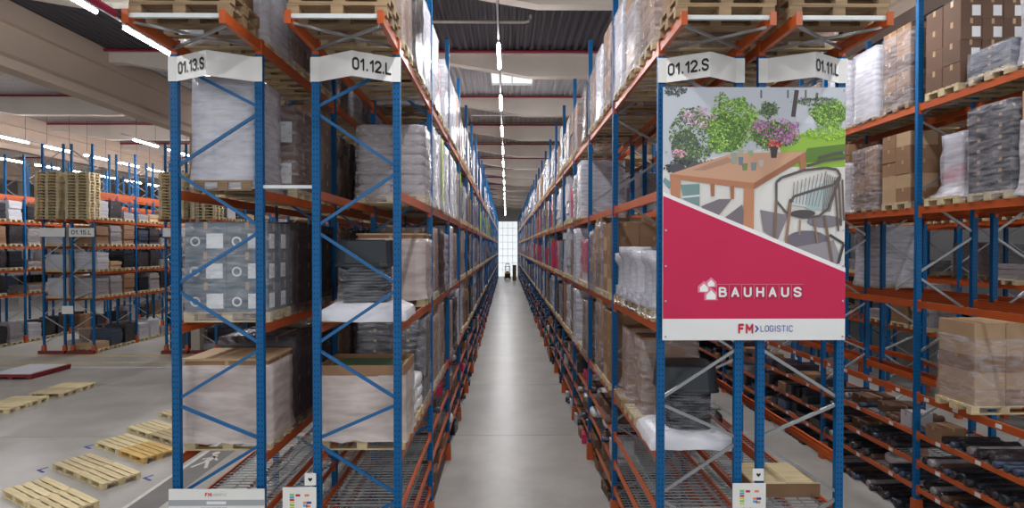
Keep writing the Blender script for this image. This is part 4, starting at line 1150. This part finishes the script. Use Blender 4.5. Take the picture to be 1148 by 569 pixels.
P.line([(904, 185), (925, 179), (948, 176)], 3, CH); P.line([(917, 176), (935, 171), (948, 169)], 2.6, CH); P.line([(930, 262), (946, 272), (940, 294)], 3, (70, 64, 70))
P.blob(900, 238, 14, 4, (80, 76, 78))
P.layer()
# red field, white edge, footer
P.poly([(743, 214), (948, 299), (948, 305), (743, 219)], (240, 238, 240))
P.poly([(743, 218.5), (948, 304), (948, 356), (743, 356)], (200, 16, 78))
P.poly([(743, 356), (948, 356), (948, 380), (743, 380)], (232, 234, 234))
P.layer()
# logo: lettered boxes and three small houses
for i in range(7):
    x = 803+i*14.0; P.poly([(x, 317), (x+13.6, 317), (x+13.6, 334), (x, 334)], (214, 110, 140))
for hx, hy, r in ((789, 321, 5.5), (797, 316, 4.5), (797, 329, 6.2)): P.poly([(hx-r-1.4, hy+r), (hx-r-1.4, hy-1.4), (hx, hy-r-2.0), (hx+r+1.4, hy-1.4), (hx+r+1.4, hy+r)], (225, 130, 155))
P.layer()
for i in range(7):
    x = 803+i*14.0; P.poly([(x+.7, 317.8), (x+13.6, 317.8), (x+13.6, 334), (x+.7, 334)], (186, 14, 70))
for hx, hy, r in ((789, 321, 4.5), (797, 316, 3.7), (797, 329, 5.2)): P.poly([(hx-r, hy+r), (hx-r, hy), (hx, hy-r), (hx+r, hy), (hx+r, hy+r)], (245, 244, 245))
P.poly([(846, 363.6), (848, 363.6), (851, 367.2), (848, 371), (846, 371), (848.6, 367.2)], (60, 62, 165))
ob('print', P.mesh('print'), ban); LY = -0.00012*P.k-0.001
for i, ch in enumerate('BAUHAUS'):
    x, z = bp(803+i*14.0+7.0, 326); ob('letter', stroke_text(ch, 0.135, 'print_white', 0.2), ban, (x, LY, z))
x, z = bp(838, 367); letters(ban, 'FM', 0.135, 'print_red', (bp(843.5, 367)[0], LY, z), 0.24, 0.34, 'RIGHT', 0.8)
letters(ban, 'LOGISTIC', 0.085, 'print_blue', (bp(853, 367)[0], LY, z), 0.12, 0.26, 'LEFT', 0.88)
ey = MB().tube([(0, 0, 0), (0, -0.006, 0)], 0.014, 10).mesh('eyelet', 'zinc')
for px in (746, 945):
    for py in (101, 170, 257, 297, 336, 376): 
        x, z = bp(px, py); ob('eyelet', ey, ban, (x, LY, z))

# notice boards at the rack feet
nb = thing('notice_board', 'wide white and grey notice board across the foot of rack 01.13.S', 'sign', (-3.90, Y0-0.12, 1.6))
ob('panel', MB().box(-.64, .64, -.01, .01, 0, .5).mesh('panel', 'sign_white'), nb)
ob('stripe', MB().box(-.64, .64, -.013, -.01, .28, .36).mesh('stripe', 'print_grey'), nb); ob('stripe', MB().box(-.64, .64, -.013, -.01, .1, .17).mesh('stripe', 'print_grey'), nb)
ob('stripe', MB().box(-.13, .13, -.016, -.013, .3, .34).mesh('stripe', 'print_white'), nb)
letters(nb, 'FM', .055, 'print_red', (-.07, -.013, .43), .22, .3, 'RIGHT', .85); letters(nb, 'LOGISTIC', .034, 'print_grey', (-.06, -.013, .43), .12, .26, 'LEFT')
for i in range(5): 
    ob('icon', MB().box(-.022, .022, -.003, 0, -.02, .02).box(-.03, .03, -.003, 0, .012, .026).mesh('icon', 'print_black'), nb, (-.18+i*.072, -.011, .225))
def pick_sheet(x, lab, word, zt=2.12):
    t = thing('pick_notice', lab, 'sign', (x, Y0-0.12, zt-0.42))
    ob('panel', MB().box(-.225, .225, -.008, .008, 0, .42).mesh('panel', 'sign_white'), t)
    cols = ['print_green', 'print_cyan', 'print_red', 'print_yellow', 'print_green', 'print_yellow']
    for i, c in enumerate(cols): ob('colour_bar', MB().box(-.13, -.07, -.011, -.008, .31-i*.035, .335-i*.035).mesh('colour_bar', c), t)
    for i, (xx, zz, c) in enumerate(((-.02, .3, 'print_red'), (.1, .3, 'print_orange'), (.08, .2, 'print_orange'), (.13, .2, 'print_blue'), (.08, .16, 'print_cyan'), (.12, .15, 'print_orange'))): ob('colour_bar', MB().box(xx-.03, xx+.03, -.011, -.008, zz, zz+.03).mesh('colour_bar', c), t)
    letters(t, word, .06, 'print_black', (0, -.01, .06), .2, .3)
    return t
pick_sheet(-2.79, 'white pick notice with coloured bars beside rack 01.12.L', 'PICK')
pick_sheet(3.29, 'white pick notice with coloured bars below the banner', 'PICK', 2.15)
def marker(x, z, lab):
    t = thing('arrow_marker', lab, 'sign', (x, Y0-0.1, z))
    ob('panel', MB().box(-.075, .075, -.01, .01, -.08, .08).mesh('panel', 'sign_white'), t)
    a = MB(); a.poly([(0, -.013, -.03), (.03, -.013, .005), (.022, -.013, .028), (0, -.013, .015), (-.022, -.013, .028), (-.03, -.013, .005)]); ob('arrow', a.mesh('arrow', 'print_black'), t)
marker(-2.65, 2.22, 'small white arrow marker on the upright of rack 01.12.L'); marker(3.42, 2.26, 'small white arrow marker on the upright below the banner')
# shelf-edge labels on the rack opposite the banner
lb = MB().box(-.003, 0, -.06, .06, 0, .07).mesh('edge_label', 'label_white')
for bay in range(0, 3):
    for k, y in enumerate((.5, 1.4, 2.3, 3.0)): ob('edge_label', lb, BEAM[('01.11.S', bay, LV[0])], (-.028, y-PITCH/2, -.1))
    for lv in PICK:
        for k, y in enumerate((.7, 1.8, 2.7)): ob('edge_label', lb, BEAM[('01.11.S', bay, lv)], (-.028, y-PITCH/2, -.08))

# ------------------------------------------------------------------ lamps
LAMP_Z = 10.85
hou = MB().box(-.03, .03, -1.05, 1.05, .055, .1).mesh('housing', 'lamp_body')
tub = MB().tube([(0, -1.0, 0), (0, 1.0, 0)], .05, 8).mesh('tube', 'lamp_tube')
rod = MB().tube([(0, 0, .1), (0, 0, DECK-LAMP_Z)], .008, 6).mesh('suspension_rod', 'steel_dark')
trk = {}
ld = bpy.data.lights.new('lamp_light', 'AREA'); ld.shape = 'RECTANGLE'; ld.size = .15; ld.size_y = 2.0; ld.energy = LAMP_W; ld.color = (0.98, .98, 1.0)
def lamp(x, y, lab):
    t = thing('linear_lamp', lab, 'lamp', (x, y, LAMP_Z), group='linear lamps')
    ob('housing', hou, t); ob('tube', tub, t)
    for yy in (-.8, .8): ob('suspension_rod', rod, t, (0, yy, 0))
    l = bpy.data.objects.new('lamp_light', ld); COL.objects.link(l); l.parent = t; l.location = (0, 0, -.05)
def lamp_row(x, y0, step, n, words):
    for i in range(n):
        lamp(x, y0+i*step, '%s lamp %s, counted from the front' % (NUM[i+1] if i < 20 else 'last', words))
    thing('lamp_track', 'thin track carrying the lamps %s' % words, 'track', (x, 0, LAMP_Z+.11), data=MB().box(-.025, .025, y0-2, y0+step*(n-1)+2, 0, .04).mesh('lamp_track', 'lamp_body'))
lamp_row(-.22, 0.7, 5.3, 19, 'over the main aisle')
lamp_row(-9.6, 0.5, 3.0, 7, 'over the open floor')
lamp_row(-19.1, 30.5, 3.0, 8, 'over the half-hidden far aisle')
lamp_row(-25.2, 29.4, 3.0, 8, 'over the far aisle left of the pallet stacks')
lamp_row(-31.4, 33.4, 3.0, 8, 'over the outermost far aisle')
lamp_row(-13.0, 30.0, 5.0, 6, 'over the far aisle behind rack 01.13.S')
lamp_row(6.3, 1.0, 5.3, 12, 'over the aisle behind the banner')
lamp_row(12.4, 8.0, 5.3, 7, 'over the far aisle behind the dark-goods rack')

# ------------------------------------------------------------------ reach truck and carton tower at the end of the aisle
t = thing('forklift_truck', 'small yellow and black forklift far down the main aisle', 'forklift', (0.15, 96.0, 0))
b = MB(); b.box(-.5, .5, -.6, .6, .18, .75); b.box(-.48, .48, -.6, -.25, .75, 1.15); ob('body', b.mesh('body', 'truck_yellow'), t)
ob('counterweight', MB().box(-.46, .46, -.75, -.6, .2, .95).mesh('counterweight', 'rubber'), t)
b = MB()
for x in (-.42, .42):
    b.box(x-.03, x+.03, -.3, -.24, 1.15, 2.1); b.box(x-.03, x+.03, .45, .51, .75, 2.1)
b.box(-.48, .48, -.33, .53, 2.1, 2.16); ob('overhead_guard', b.mesh('overhead_guard', 'steel_dark'), t)
b = MB()
for x in (-.3, .3): b.box(x-.05, x+.05, .65, .75, .1, 2.6)
b.box(-.3, .3, .66, .74, 2.5, 2.6); ob('mast', b.mesh('mast', 'steel_dark'), t)
for x in (-.25, .25): ob('fork', MB().box(x-.06, x+.06, .75, 1.8, .06, .11).mesh('fork', 'steel_dark'), t)
wh = MB().tube([(-.08, 0, 0), (.08, 0, 0)], .2, 14).mesh('wheel', 'rubber')
for x in (-.46, .46):
    for y in (-.4, .4): ob('wheel', wh, t, (x, y, .2))
ob('seat', MB().box(-.22, .22, -.2, .2, .75, .9).box(-.22, .22, -.25, -.15, .9, 1.35).mesh('seat', 'rubber'), t)
t = thing('carton_tower', 'narrow brown carton tower on the floor near the far forklift', 'cartons', (1.25, 92.0, 0))
for i in range(5): ob('carton', carton_mesh(.62, .6, .5, 'kraft_dark'), t, (0, 0, i*.505))
print('objects', len(bpy.data.objects), 'loads', n_loads, cnt)
